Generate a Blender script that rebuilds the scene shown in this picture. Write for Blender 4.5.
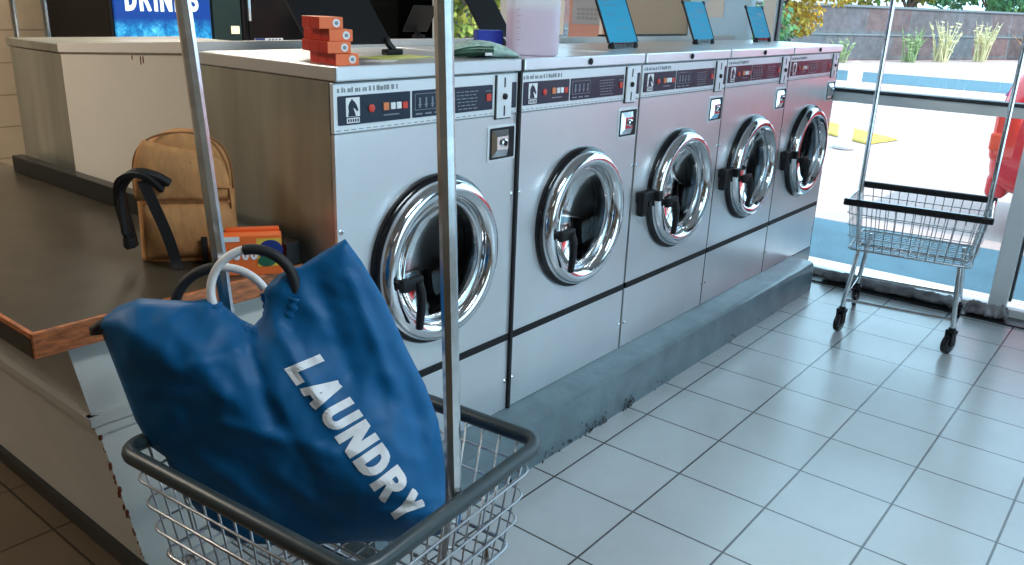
import bpy, bmesh, math, random
from mathutils import Vector, Matrix, noise
from mathutils.geometry import delaunay_2d_cdt

for o in list(bpy.data.objects):
    bpy.data.objects.remove(o)
S = bpy.context.scene
COL = S.collection
random.seed(7)
PI = math.pi

# ---------------------------------------------------------------- camera
CAM = Vector((-1.3236, -1.6164, 1.5014))
YAW, PITCH, ROLL, FPX = 0.9017, -0.3236, 0.0379, 834.35
fw = Vector((math.cos(PITCH)*math.sin(YAW), math.cos(PITCH)*math.cos(YAW), math.sin(PITCH)))
r0 = Vector((math.cos(YAW), -math.sin(YAW), 0)); u0 = r0.cross(fw)
rt = math.cos(ROLL)*r0 + math.sin(ROLL)*u0
upv = -math.sin(ROLL)*r0 + math.cos(ROLL)*u0
cd = bpy.data.cameras.new('camera'); cam = bpy.data.objects.new('camera', cd); COL.objects.link(cam)
cam.matrix_world = Matrix(((rt.x, upv.x, -fw.x, CAM.x), (rt.y, upv.y, -fw.y, CAM.y), (rt.z, upv.z, -fw.z, CAM.z), (0, 0, 0, 1)))
cd.sensor_width = 36; cd.lens = FPX/1024*36; cd.clip_start = 0.02; cd.clip_end = 300
S.camera = cam

# ---------------------------------------------------------------- world, sun, added ceiling lamps, exposure
S.view_settings.view_transform = 'Standard'; S.view_settings.look = 'None'
S.view_settings.gamma = 1; S.view_settings.use_curve_mapping = False
S.view_settings.exposure = 0.15
W = bpy.data.worlds.new('sky'); S.world = W; W.use_nodes = True
bg = W.node_tree.nodes['Background']; bg.inputs[0].default_value = (0.50, 0.80, 1.0, 1); bg.inputs[1].default_value = 3.6
sd = bpy.data.lights.new('sun', 'SUN'); sd.energy = 4.0; sd.angle = 0.01; sd.color = (1.0, 0.93, 0.84)
sun = bpy.data.objects.new('sun', sd); COL.objects.link(sun)
sun.rotation_euler = Vector((-0.06, 0.62, -0.78)).to_track_quat('-Z', 'Y').to_euler()
FILL_LAMPS = [(-2.2, -3.2, 3), (0.2, -1.9, 46), (1.4, 2.6, 55), (-1.7, 1.9, 50)]  # unseen lamps added to light the bag, the back and the room
for lx, ly, le in FILL_LAMPS:
    ld = bpy.data.lights.new('fill_lamp', 'AREA'); ld.shape = 'RECTANGLE'; ld.size = 1.15; ld.size_y = 0.25
    ld.energy = le; ld.color = (1.0, 0.88, 0.72) if ly > 0 else (0.80, 0.92, 1.0)
    lo = bpy.data.objects.new('fill_lamp', ld); COL.objects.link(lo); lo.location = (lx, ly, 2.72)

# ---------------------------------------------------------------- material helpers
def mat(name, col, rough=0.5, metal=0.0, bump=0.0, bscale=40, var=0.0, vscale=8, stretch=None, emit=None, spec=0.5, coat=0.0, bdist=0.01):
    m = bpy.data.materials.new(name); m.use_nodes = True
    nt = m.node_tree; p = nt.nodes['Principled BSDF']
    p.inputs['Base Color'].default_value = (*col, 1); p.inputs['Roughness'].default_value = rough
    p.inputs['Metallic'].default_value = metal; p.inputs['Specular IOR Level'].default_value = spec
    p.inputs['Coat Weight'].default_value = coat
    if emit: p.inputs['Emission Color'].default_value = (*emit[:3], 1); p.inputs['Emission Strength'].default_value = emit[3]
    if bump or var:
        tc = nt.nodes.new('ShaderNodeTexCoord'); mp = nt.nodes.new('ShaderNodeMapping')
        nt.links.new(tc.outputs['Object'], mp.inputs[0])
        if stretch: mp.inputs['Scale'].default_value = stretch
    if var:
        n = nt.nodes.new('ShaderNodeTexNoise'); n.inputs['Scale'].default_value = vscale; n.inputs['Detail'].default_value = 5
        nt.links.new(mp.outputs[0], n.inputs['Vector'])
        mx = nt.nodes.new('ShaderNodeMix'); mx.data_type = 'RGBA'
        mx.inputs[6].default_value = (*[c*(1-var) for c in col], 1); mx.inputs[7].default_value = (*[min(1, c*(1+var)) for c in col], 1)
        rp = nt.nodes.new('ShaderNodeMapRange'); rp.inputs[1].default_value = 0.3; rp.inputs[2].default_value = 0.7
        nt.links.new(n.outputs[0], rp.inputs[0]); nt.links.new(rp.outputs[0], mx.inputs[0])
        nt.links.new(mx.outputs[2], p.inputs['Base Color'])
    if bump:
        n = nt.nodes.new('ShaderNodeTexNoise'); n.inputs['Scale'].default_value = bscale; n.inputs['Detail'].default_value = 3
        nt.links.new(mp.outputs[0], n.inputs['Vector'])
        b = nt.nodes.new('ShaderNodeBump'); b.inputs['Strength'].default_value = bump; b.inputs['Distance'].default_value = bdist
        nt.links.new(n.outputs[0], b.inputs['Height']); nt.links.new(b.outputs[0], p.inputs['Normal'])
    return m

def glassy(name, tint, ior=1.45, rough=0.02):
    m = bpy.data.materials.new(name); m.use_nodes = True; nt = m.node_tree
    nt.nodes.clear(); out = nt.nodes.new('ShaderNodeOutputMaterial')
    t = nt.nodes.new('ShaderNodeBsdfTransparent'); t.inputs[0].default_value = (*tint, 1)
    g = nt.nodes.new('ShaderNodeBsdfGlossy'); g.inputs['Roughness'].default_value = rough
    fr = nt.nodes.new('ShaderNodeFresnel'); fr.inputs[0].default_value = ior
    mx = nt.nodes.new('ShaderNodeMixShader')
    nt.links.new(fr.outputs[0], mx.inputs[0]); nt.links.new(t.outputs[0], mx.inputs[1]); nt.links.new(g.outputs[0], mx.inputs[2])
    nt.links.new(mx.outputs[0], out.inputs[0])
    return m

def translucent(name, col, amount):
    m = bpy.data.materials.new(name); m.use_nodes = True; nt = m.node_tree
    p = nt.nodes['Principled BSDF']; p.inputs['Base Color'].default_value = (*col, 1); p.inputs['Roughness'].default_value = 0.3
    out = nt.nodes['Material Output']; t = nt.nodes.new('ShaderNodeBsdfTransparent')
    tl = nt.nodes.new('ShaderNodeBsdfTranslucent'); tl.inputs[0].default_value = (*col, 1)
    m1 = nt.nodes.new('ShaderNodeMixShader'); m1.inputs[0].default_value = 0.5
    nt.links.new(p.outputs[0], m1.inputs[1]); nt.links.new(tl.outputs[0], m1.inputs[2])
    m2 = nt.nodes.new('ShaderNodeMixShader'); m2.inputs[0].default_value = amount
    nt.links.new(m1.outputs[0], m2.inputs[1]); nt.links.new(t.outputs[0], m2.inputs[2]); nt.links.new(m2.outputs[0], out.inputs[0])
    return m

def brick_mat(name, c1, c2, mortar, bw, bh, ms, axes, rough=0.8, offset=0.5, origin=(0, 0, 0), bump=0.3, spec=0.3, noise_var=0.12, dirt=None, squash=1.0):
    """axes: which object coords feed the brick texture's x and y"""
    m = bpy.data.materials.new(name); m.use_nodes = True; nt = m.node_tree; p = nt.nodes['Principled BSDF']
    tc = nt.nodes.new('ShaderNodeTexCoord'); sp = nt.nodes.new('ShaderNodeSeparateXYZ'); cb = nt.nodes.new('ShaderNodeCombineXYZ')
    mp = nt.nodes.new('ShaderNodeMapping'); mp.inputs['Location'].default_value = tuple(-a for a in origin)
    nt.links.new(tc.outputs['Object'], mp.inputs[0]); nt.links.new(mp.outputs[0], sp.inputs[0])
    nt.links.new(sp.outputs['XYZ'.index(axes[0])], cb.inputs[0]); nt.links.new(sp.outputs['XYZ'.index(axes[1])], cb.inputs[1])
    br = nt.nodes.new('ShaderNodeTexBrick'); br.offset = offset; br.inputs['Scale'].default_value = 1
    br.inputs['Brick Width'].default_value = bw; br.inputs['Row Height'].default_value = bh; br.inputs['Mortar Size'].default_value = ms
    br.inputs['Mortar Smooth'].default_value = 0.15
    br.inputs['Color1'].default_value = (*c1, 1); br.inputs['Color2'].default_value = (*c2, 1); br.inputs['Mortar'].default_value = (*mortar, 1)
    nt.links.new(cb.outputs[0], br.inputs['Vector'])
    n = nt.nodes.new('ShaderNodeTexNoise'); n.inputs['Scale'].default_value = 3.0; n.inputs['Detail'].default_value = 8; n.inputs['Roughness'].default_value = 0.7
    nt.links.new(tc.outputs['Object'], n.inputs['Vector'])
    rp = nt.nodes.new('ShaderNodeMapRange'); rp.inputs[1].default_value = 0.3; rp.inputs[2].default_value = 0.7
    rp.inputs[3].default_value = 1-noise_var; rp.inputs[4].default_value = 1+noise_var
    nt.links.new(n.outputs[0], rp.inputs[0])
    mx = nt.nodes.new('ShaderNodeVectorMath'); mx.operation = 'SCALE'
    nt.links.new(br.outputs[0], mx.inputs[0]); nt.links.new(rp.outputs[0], mx.inputs['Scale'])
    nt.links.new(mx.outputs[0], p.inputs['Base Color'])
    b = nt.nodes.new('ShaderNodeBump'); b.inputs['Strength'].default_value = bump; b.inputs['Distance'].default_value = 0.004; b.invert = True
    nt.links.new(br.outputs[1], b.inputs['Height']); nt.links.new(b.outputs[0], p.inputs['Normal'])
    p.inputs['Roughness'].default_value = rough; p.inputs['Specular IOR Level'].default_value = spec
    return m

M = {}
M['steel'] = mat('brushed_steel', (0.80, 0.82, 0.84), 0.33, 0.75, var=0.06, vscale=2.5, bump=0.05, bscale=3, bdist=0.02)
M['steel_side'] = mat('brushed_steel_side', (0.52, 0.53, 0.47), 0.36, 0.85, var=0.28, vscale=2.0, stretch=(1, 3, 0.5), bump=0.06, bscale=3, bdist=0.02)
M['chrome'] = mat('chrome', (0.82, 0.83, 0.85), 0.10, 1.0)
M['chrome_worn'] = mat('worn_chrome', (0.70, 0.72, 0.74), 0.2, 1.0, var=0.15, vscale=30)
M['wire'] = mat('zinc_wire', (0.45, 0.46, 0.48), 0.3, 0.9)
M['black'] = mat('black_plastic', (0.008, 0.008, 0.010), 0.5, spec=0.3)
M['black_gloss'] = mat('black_gloss', (0.006, 0.006, 0.008), 0.15)
M['gap'] = mat('gap_shade_black', (0.01, 0.01, 0.012), 0.7)
M['bumper'] = mat('dark_rubber', (0.028, 0.042, 0.048), 0.38, bump=0.2, bscale=60, bdist=0.002)
M['panel_plate'] = mat('panel_plate', (0.78, 0.83, 0.86), 0.35, 0.25)
M['label_dark'] = mat('label_dark', (0.02, 0.035, 0.06), 0.22)
M['label_print'] = mat('label_print', (0.20, 0.24, 0.28), 0.4)
M['print_grey'] = mat('print_grey', (0.25, 0.28, 0.30), 0.5)
M['white_print'] = mat('white_print', (0.8, 0.82, 0.84), 0.4)
M['red_btn'] = mat('red_button', (0.65, 0.05, 0.03), 0.4)
M['orange_btn'] = mat('orange_button', (0.75, 0.22, 0.08), 0.4)
M['pink_btn'] = mat('pink_button', (0.70, 0.55, 0.50), 0.4)
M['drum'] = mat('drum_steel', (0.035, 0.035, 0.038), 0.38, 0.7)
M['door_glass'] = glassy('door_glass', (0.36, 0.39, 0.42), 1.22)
M['window_glass'] = glassy('window_glass', (0.97, 0.99, 1.0))
M['white_panel'] = mat('white_board', (0.68, 0.64, 0.57), 0.6, var=0.03, vscale=3)
M['cap_white'] = mat('white_laminate', (0.74, 0.70, 0.66), 0.45)
M['plinth'] = mat('painted_concrete', (0.125, 0.175, 0.20), 0.24, bump=0.28, bscale=14, bdist=0.012, var=0.14, vscale=9)
M['grime'] = mat('peeled_paint', (0.02, 0.02, 0.02), 0.9)
M['floor'] = brick_mat('grey_floor_tile', (0.43, 0.455, 0.465), (0.40, 0.425, 0.435), (0.06, 0.055, 0.05), 0.3048, 0.3048, 0.0036, 'XY', rough=0.24, offset=0.0, origin=(0.7005, -0.2286, 0), bump=0.5, spec=0.65, noise_var=0.07)
M['floor_brown'] = None
M['block'] = brick_mat('tan_block', (0.42, 0.32, 0.22), (0.40, 0.31, 0.21), (0.26, 0.19, 0.13), 0.4064, 0.2032, 0.005, 'XZ', rough=0.6, bump=0.6)
M['wall'] = mat('painted_wall', (0.30, 0.25, 0.19), 0.7)
M['ceiling'] = mat('ceiling_tile', (0.45, 0.44, 0.42), 0.9)
M['alu'] = mat('window_aluminium', (0.74, 0.77, 0.78), 0.4, 0.3)
M['alu_dark'] = mat('dark_gasket', (0.03, 0.035, 0.04), 0.5)
M['laminate'] = mat('table_laminate', (0.060, 0.050, 0.036), 0.30, var=0.22, vscale=14, bump=0.05, bscale=80, bdist=0.002)
M['wood_edge'] = mat('worn_wood_edge', (0.42, 0.13, 0.04), 0.45, var=0.5, vscale=10, stretch=(3, 3, 14), bump=0.3, bscale=30)
M['table_white'] = mat('table_paint', (0.64, 0.62, 0.57), 0.55, var=0.05, vscale=5)
M['rust'] = mat('chipped_rust', (0.16, 0.035, 0.012), 0.8)
M['base_black'] = mat('rubber_base', (0.012, 0.014, 0.015), 0.35)
M['bag'] = mat('blue_nylon', (0.0, 0.098, 0.26), 0.52, bump=0.3, bscale=18, bdist=0.007, spec=0.3)
M['bag_text'] = mat('white_fabric_print', (0.78, 0.80, 0.82), 0.6)
M['white_plastic'] = mat('white_plastic', (0.80, 0.80, 0.80), 0.3)
M['foam'] = mat('black_foam', (0.012, 0.012, 0.014), 0.6)
M['pack'] = mat('tan_canvas', (0.56, 0.27, 0.10), 0.85, var=0.16, vscale=60, bump=0.4, bscale=180, bdist=0.002, stretch=(1, 1, 0.35))
M['pack_dark'] = mat('tan_piping', (0.30, 0.13, 0.045), 0.8)
M['strap'] = mat('black_webbing', (0.008, 0.008, 0.009), 0.7)
M['orange'] = mat('orange_carton', (0.85, 0.12, 0.02), 0.45)
M['orange_face'] = mat('orange_carton_front', (0.90, 0.17, 0.035), 0.4)
M['red_and_shaded_carton'] = mat('red_and_shaded_carton', (0.62, 0.025, 0.008), 0.45)
M['yellow'] = mat('yellow_print', (0.80, 0.50, 0.06), 0.45)
M['navy'] = mat('navy_print', (0.02, 0.04, 0.20), 0.4)
M['green_print'] = mat('green_print', (0.02, 0.12, 0.06), 0.5)
M['towel'] = mat('dark_towel', (0.20, 0.19, 0.20), 0.95, var=0.6, vscale=12, bump=1.0, bscale=160, bdist=0.004)
M['sheet'] = mat('blue_sheet', (0.03, 0.38, 0.60), 0.6, spec=0.15)
M['sheet_print'] = mat('sheet_print', (0.04, 0.20, 0.34), 0.4)
M['paper'] = mat('paper', (0.72, 0.74, 0.74), 0.7)
M['note'] = mat('yellow_note', (0.62, 0.66, 0.18), 0.6)
M['acrylic'] = glassy('acrylic', (0.9, 0.95, 0.97))
M['jug'] = translucent('jug_plastic', (0.90, 0.95, 1.0), 0.25)
M['liquid'] = translucent('pink_liquid', (0.96, 0.72, 0.86), 0.1)
M['green_bag'] = mat('green_foil', (0.015, 0.07, 0.035), 0.3, var=0.4, vscale=30)
M['pale_bag'] = mat('pale_foil', (0.42, 0.60, 0.54), 0.3, var=0.3, vscale=60)
M['blue_box'] = mat('blue_carton', (0.01, 0.03, 0.38), 0.4)
M['beige'] = translucent('beige_board', (0.58, 0.51, 0.43), 0.0)
M['pink_board'] = translucent('salmon_board', (0.75, 0.45, 0.38), 0.0)
M['door_white'] = translucent('door_white', (0.66, 0.78, 0.84), 0.0)
M['grey_poster'] = mat('grey_poster', (0.34, 0.36, 0.42), 0.6)
M['teal_case'] = mat('teal_black_case', (0.016, 0.035, 0.036), 0.3)
M['vend_light'] = mat('vend_lit', (0.5, 0.5, 0.4), 0.4, emit=(1.0, 0.9, 0.55, 0.8))

def lit_panel():
    m = bpy.data.materials.new('lit_ice_panel'); m.use_nodes = True; nt = m.node_tree; p = nt.nodes['Principled BSDF']
    tc = nt.nodes.new('ShaderNodeTexCoord'); sp = nt.nodes.new('ShaderNodeSeparateXYZ'); nt.links.new(tc.outputs['Object'], sp.inputs[0])
    n = nt.nodes.new('ShaderNodeTexNoise'); n.inputs['Scale'].default_value = 14; n.inputs['Detail'].default_value = 9; n.inputs['Roughness'].default_value = 0.75
    nt.links.new(tc.outputs['Object'], n.inputs['Vector'])
    cr = nt.nodes.new('ShaderNodeValToRGB')
    e = cr.color_ramp.elements; e[0].position = 0.36; e[0].color = (0.0, 0.03, 0.16, 1); e[1].position = 0.68; e[1].color = (0.10, 0.50, 0.75, 1)
    e2 = cr.color_ramp.elements.new(0.52); e2.color = (0.01, 0.18, 0.42, 1)
    nt.links.new(n.outputs[0], cr.inputs[0])
    # deep blue band printed behind the word
    mr = nt.nodes.new('ShaderNodeMapRange'); mr.inputs[1].default_value = 1.27; mr.inputs[2].default_value = 1.33
    nt.links.new(sp.outputs[2], mr.inputs[0])
    mx = nt.nodes.new('ShaderNodeMix'); mx.data_type = 'RGBA'; mx.inputs[7].default_value = (0.004, 0.035, 0.20, 1)
    nt.links.new(mr.outputs[0], mx.inputs[0]); nt.links.new(cr.outputs[0], mx.inputs[6])
    nt.links.new(mx.outputs[2], p.inputs['Base Color']); nt.links.new(mx.outputs[2], p.inputs['Emission Color'])
    p.inputs['Emission Strength'].default_value = 0.9; p.inputs['Roughness'].default_value = 0.3
    return m
M['ice'] = lit_panel()
M['word_lit'] = mat('lit_word', (0.7, 0.8, 0.85), 0.3, emit=(0.8, 0.95, 1.0, 0.55))

# ---------------------------------------------------------------- mesh helpers
def new(name, bm, m, parent=None, smooth=False):
    me = bpy.data.meshes.new(name); bmesh.ops.recalc_face_normals(bm, faces=bm.faces[:])
    bm.to_mesh(me); bm.free()
    if smooth:
        for p in me.polygons: p.use_smooth = True
        if smooth != 'all':
            me.set_sharp_from_angle(angle=math.radians(40))
    for q in (m if isinstance(m, (list, tuple)) else [m]): me.materials.append(q)
    o = bpy.data.objects.new(name, me); COL.objects.link(o)
    if parent: o.parent = parent
    return o

def tag(o, label=None, cat=None, group=None, kind=None):
    if label: o['label'] = label
    if cat: o['category'] = cat
    if group: o['group'] = group
    if kind: o['kind'] = kind
    return o

def empty(name, loc=(0, 0, 0), rz=0):
    o = bpy.data.objects.new(name, None); COL.objects.link(o); o.location = loc; o.rotation_euler = (0, 0, rz); o.empty_display_size = 0.1
    return o

def copy_tree(o, parent=None):
    c = o.copy(); COL.objects.link(c)
    if parent: c.parent = parent
    for ch in list(o.children): copy_tree(ch, c)
    return c

def BM(): return bmesh.new()

def box(bm, x0, x1, y0, y1, z0, z1, bev=0.0, mi=0, seg=2):
    r = bmesh.ops.create_cube(bm, size=1)
    vs = r['verts']
    for v in vs:
        v.co = Vector(((x0+x1)/2+v.co.x*(x1-x0), (y0+y1)/2+v.co.y*(y1-y0), (z0+z1)/2+v.co.z*(z1-z0)))
    fs = set(f for v in vs for f in v.link_faces)
    for f in fs: f.material_index = mi
    if bev:
        es = list(set(e for v in vs for e in v.link_edges))
        bmesh.ops.bevel(bm, geom=es, offset=bev, segments=seg, affect='EDGES', profile=0.5)
    return vs

def hexa(bm, pts, mi=0):
    """8 corners: bottom 4 (ccw), top 4"""
    v = [bm.verts.new(p) for p in pts]
    for f in ((0, 3, 2, 1), (4, 5, 6, 7), (0, 1, 5, 4), (1, 2, 6, 5), (2, 3, 7, 6), (3, 0, 4, 7)):
        g = bm.faces.new([v[i] for i in f]); g.material_index = mi
    return v

def tube(bm, pts, r, n=8, closed=False, caps=True, mi=0, flat=None):
    pts = [Vector(p) for p in pts]; N = len(pts); rings = []
    prev = None
    for i, p in enumerate(pts):
        if closed: t = pts[(i+1) % N]-pts[i-1]
        else: t = pts[min(i+1, N-1)]-pts[max(i-1, 0)]
        t.normalize()
        if prev is None:
            a = Vector((0, 0, 1)) if abs(t.z) < 0.9 else Vector((1, 0, 0))
            x = t.cross(a).normalized()
        else:
            x = (prev-t*prev.dot(t)).normalized()
        prev = x; y = t.cross(x)
        rr = r[i] if isinstance(r, (list, tuple)) else r
        ry = rr*(flat or 1)
        rings.append([bm.verts.new(p+x*math.cos(2*PI*k/n)*rr+y*math.sin(2*PI*k/n)*ry) for k in range(n)])
    M_ = N if closed else N-1
    for i in range(M_):
        a, b = rings[i], rings[(i+1) % N]
        for k in range(n):
            f = bm.faces.new((a[k], a[(k+1) % n], b[(k+1) % n], b[k])); f.material_index = mi
    if caps and not closed:
        f = bm.faces.new(rings[0][::-1]); f.material_index = mi
        f = bm.faces.new(rings[-1]); f.material_index = mi

def lathe(bm, prof, origin, axis='Y', n=48, mi=0, cap_last=False):
    """prof: (radius, along) pairs"""
    o = Vector(origin); rings = []
    for r, h in prof:
        ring = []
        for k in range(n):
            a = 2*PI*k/n
            if axis == 'Y': p = Vector((math.cos(a)*r, h, math.sin(a)*r))
            elif axis == 'Z': p = Vector((math.cos(a)*r, math.sin(a)*r, h))
            else: p = Vector((h, math.cos(a)*r, math.sin(a)*r))
            ring.append(bm.verts.new(o+p))
        rings.append(ring)
    for a, b in zip(rings, rings[1:]):
        for k in range(n):
            f = bm.faces.new((a[k], a[(k+1) % n], b[(k+1) % n], b[k])); f.material_index = mi
    if cap_last: f = bm.faces.new(rings[-1]); f.material_index = mi
    return rings

def poly_prism(bm, pts2, f0, f1, mi=0):
    """pts2 list of 2-D points, f0/f1 map (a,b)->3-D for the two faces"""
    a = [bm.verts.new(f0(*p)) for p in pts2]; b = [bm.verts.new(f1(*p)) for p in pts2]
    n = len(pts2)
    for f in (a, b[::-1]):
        g = bm.faces.new(f); g.material_index = mi
    for i in range(n):
        g = bm.faces.new((a[i], b[i], b[(i+1) % n], a[(i+1) % n])); g.material_index = mi

# block letters as strokes in a 1 x 1 cell (width w)
def arc(cx, cy, rx, ry, a0, a1, n=8):
    return [(cx+rx*math.cos(math.radians(a0+(a1-a0)*i/n)), cy+ry*math.sin(math.radians(a0+(a1-a0)*i/n))) for i in range(n+1)]
T = 0.24
h = T/2
LET = {
 'L': (0.56, [[(h, 1), (h, h), (0.56, h)]]),
 'A': (0.74, [[(0.13, 0), (0.37, 0.97)], [(0.61, 0), (0.37, 0.97)], [(0.2, 0.27), (0.54, 0.27)]]),
 'U': (0.68, [[(h, 1), (h, 0.36)]+arc(0.34, 0.34, 0.22, 0.22, 180, 360)+[(0.56, 1)]]),
 'N': (0.72, [[(h, 0), (h, 1)], [(0.6, 0), (0.6, 1)], [(h+0.02, 0.95), (0.58, 0.05)]]),
 'D': (0.68, [[(h, h), (0.3, h)]+arc(0.3, 0.5, 0.26, 0.38, -90, 90)+[(0.3, 1-h), (h, 1-h)], [(h, 0), (h, 1)]]),
 'R': (0.70, [[(h, 0), (h, 1)], [(h, 1-h), (0.34, 1-h)]+arc(0.34, 0.69, 0.2, 0.19, 90, -90)+[(h, 0.5)], [(0.36, 0.48), (0.58, 0.0)]]),
 'Y': (0.70, [[(0.35, 0), (0.35, 0.45)], [(0.35, 0.42), (0.12, 1)], [(0.35, 0.42), (0.58, 1)]]),
 'I': (0.24, [[(h, 0), (h, 1)]]),
 'K': (0.72, [[(h, 0), (h, 1)], [(0.2, 0.42), (0.58, 1)], [(0.28, 0.52), (0.60, 0)]]),
 'S': (0.64, [arc(0.32, 0.71, 0.20, 0.18, 20, 270, 10)+arc(0.32, 0.31, 0.20, 0.20, 90, -160, 10)]),
 'O': (0.66, [arc(0.33, 0.5, 0.21, 0.38, 0, 360, 16)]),
 '0': (0.66, [arc(0.33, 0.5, 0.21, 0.38, 0, 360, 16)]),
}
def word_quads(txt, gap=0.09, t=T, seg=0.06):
    """quads (4 points each) of the word, x running from 0, letter height 1; returns quads, width"""
    x = 0; qs = []
    for ch in txt:
        w, strokes = LET[ch]
        for sid, s in enumerate(strokes):
            pts = []
            for p in s:
                v_ = Vector((p[0]+x, p[1]))
                if not pts or (v_-pts[-1]).length > 0.012: pts.append(v_)
            L_, R_ = [], []
            for i, p in enumerate(pts):
                d0 = (p-pts[i-1]).normalized() if i > 0 else None
                d1 = (pts[i+1]-p).normalized() if i < len(pts)-1 else None
                d = ((d0 or d1)+(d1 or d0))
                d = d.normalized() if d.length > 1e-6 else d1
                nrm = Vector((-d.y, d.x)); c = nrm.dot(Vector((-(d1 or d0).y, (d1 or d0).x)))
                k = t/2/max(c, 0.5)
                L_.append(p+nrm*k); R_.append(p-nrm*k)
            for i in range(len(pts)-1):
                ln = (pts[i+1]-pts[i]).length; m_ = max(1, int(ln/seg))
                for j in range(m_):
                    a, b = j/m_, (j+1)/m_
                    l0, l1 = L_[i].lerp(L_[i+1], a), L_[i].lerp(L_[i+1], b)
                    q0, q1 = R_[i].lerp(R_[i+1], a), R_[i].lerp(R_[i+1], b)
                    lm0, lm1 = l0.lerp(q0, .5), l1.lerp(q1, .5)
                    qs.append((sid, l0, l1, lm1, lm0)); qs.append((sid, lm0, lm1, q1, q0))
        x += w+gap
    return qs, x-gap
def word(bm, txt, fn, gap=0.09, t=T, mi=0, lift=None):
    qs, w = word_quads(txt, gap, t)
    for sid, *q in qs:
        ps = [fn(p.x/w, min(1, max(0, p.y))) for p in q]
        if lift: ps = [p+lift*sid for p in ps]
        f = bm.faces.new([bm.verts.new(p) for p in ps]); f.material_index = mi

# ================================================================ ROOM
XW = 3.62           # window wall
YN, YS, XL, ZC = 4.4, -4.2, -4.2, 2.8
def struct(name, bm, m, smooth=False, label=None):
    o = new(name, bm, m, None, smooth); o['kind'] = 'structure'
    if label: o['label'] = label
    return o

b = BM(); box(b, -0.43, XW+0.12, YS, YN, -0.08, 0.0); struct('floor', b, M['floor'], label='light grey square ceramic floor tiles with dark grout')
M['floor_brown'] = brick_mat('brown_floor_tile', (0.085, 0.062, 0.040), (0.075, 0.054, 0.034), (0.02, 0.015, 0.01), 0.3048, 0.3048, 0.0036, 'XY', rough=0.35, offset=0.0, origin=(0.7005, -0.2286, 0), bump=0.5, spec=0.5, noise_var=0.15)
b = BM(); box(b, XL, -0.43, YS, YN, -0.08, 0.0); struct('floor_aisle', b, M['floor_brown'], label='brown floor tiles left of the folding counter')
b = BM(); box(b, XL, XW+0.12, YS, YN, ZC, ZC+0.1); struct('ceiling', b, M['ceiling'])
b = BM(); box(b, XL-0.15, XW+0.12, YN, YN+0.15, -0.08, ZC+0.1); struct('wall_north', b, M['block'], label='tan painted block wall')
b = BM(); box(b, XL-0.15, XL, YS, YN, -0.08, ZC+0.1); struct('wall_west', b, M['wall'])
# south wall; unseen window opening added to brighten the washer fronts
b = BM()
box(b, XL-0.15, 0.3, YS-0.15, YS, -0.08, ZC+0.1); box(b, 0.3, 3.4, YS-0.15, YS, -0.08, 0.35)
box(b, 0.3, 3.4, YS-0.15, YS, 2.6, ZC+0.1); box(b, 3.4, XW+0.12, YS-0.15, YS, -0.08, ZC+0.1)
struct('wall_south', b, M['wall'])
b = BM()
for x in (0.3, 1.82, 3.34): box(b, x, x+0.06, YS-0.1, YS-0.04, 0.35, 2.6)
for z in (0.35, 2.54): box(b, 0.3, 3.4, YS-0.1, YS-0.04, z, z+0.06)
w1 = struct('added_south_window', b, M['alu'])
b = BM(); box(b, 0.32, 3.38, YS-0.075, YS-0.067, 0.38, 2.58); g = new('window_glass', b, M['window_glass'], w1)

# window wall on the right (east): head beam, posts, rails and glass to the floor
b = BM(); box(b, XW, XW+0.12, YS, YN, 2.62, ZC+0.1); struct('wall_east', b, M['wall'])
WIN = empty('window_1'); tag(WIN, 'aluminium framed shop window running down to the tiled floor', kind='structure')
POSTS = [(-4.2, -4.1), (-2.72, -2.62), (-1.075, -0.985), (0.41, 0.49), (2.42, 2.50), (3.08, 3.19), (4.3, 4.4)]
for i, (a, c) in enumerate(POSTS):
    b = BM(); box(b, XW, XW+0.10, a, c, 0.03, 2.62, bev=0.004); new('window_post', b, M['alu'], WIN)
b = BM(); box(b, XW-0.01, XW+0.11, YS, YN, 0.0, 0.050, bev=0.004); new('window_sill', b, M['alu'], WIN)
b = BM(); box(b, XW+0.005, XW+0.095, YS, YN, 1.035, 1.09, bev=0.003); new('window_rail', b, M['alu'], WIN)
b = BM(); box(b, XW-0.004, XW+0.09, YS, YN, 1.09, 1.108)
for a, c in POSTS[1:]: box(b, XW+0.03, XW+0.07, a-0.012, a, 0.08, 2.62)
new('window_gasket', b, M['alu_dark'], WIN)
b = BM(); box(b, XW+0.045, XW+0.053, YS, YN, 0.07, 2.62); new('window_glass', b, M['window_glass'], WIN)
# door leaf: white panel seen behind the far washers, and boards covering panes
b = BM(); box(b, XW-0.03, XW+0.03, 0.55, 0.95, 0.08, 2.6, bev=0.004); struct('door_1', b, M['door_white'], label='pale blue white door panel beside the window post')
b = BM(); box(b, XW-0.03, XW+0.03, 0.96, 1.53, 0.08, 2.6, bev=0.004); struct('trim_1', b, M['beige'], label='beige board closing a window pane')
b = BM(); box(b, XW-0.03, XW+0.03, 1.54, 1.86, 0.08, 2.6, bev=0.004); struct('trim_2', b, M['pink_board'], label='salmon board closing a window pane')

# housings for the added ceiling lamps, out of view
for lx, ly, le in FILL_LAMPS:
    t_ = empty('added_ceiling_light', (lx, ly, 2.74)); tag(t_, 'unseen ceiling light added to light the room', 'ceiling light', 'added ceiling lights')
    b = BM(); box(b, -0.65, 0.65, -0.17, 0.17, 0.0, 0.058, bev=0.01); new('housing', b, M['white_plastic'], t_)
    b = BM(); box(b, -0.6, 0.6, -0.13, 0.13, -0.008, 0.0); new('diffuser', b, mat('diffuser_lit', (0.8, 0.8, 0.8), 0.5, emit=(1, 0.95, 0.85, 2.0)), t_)

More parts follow.
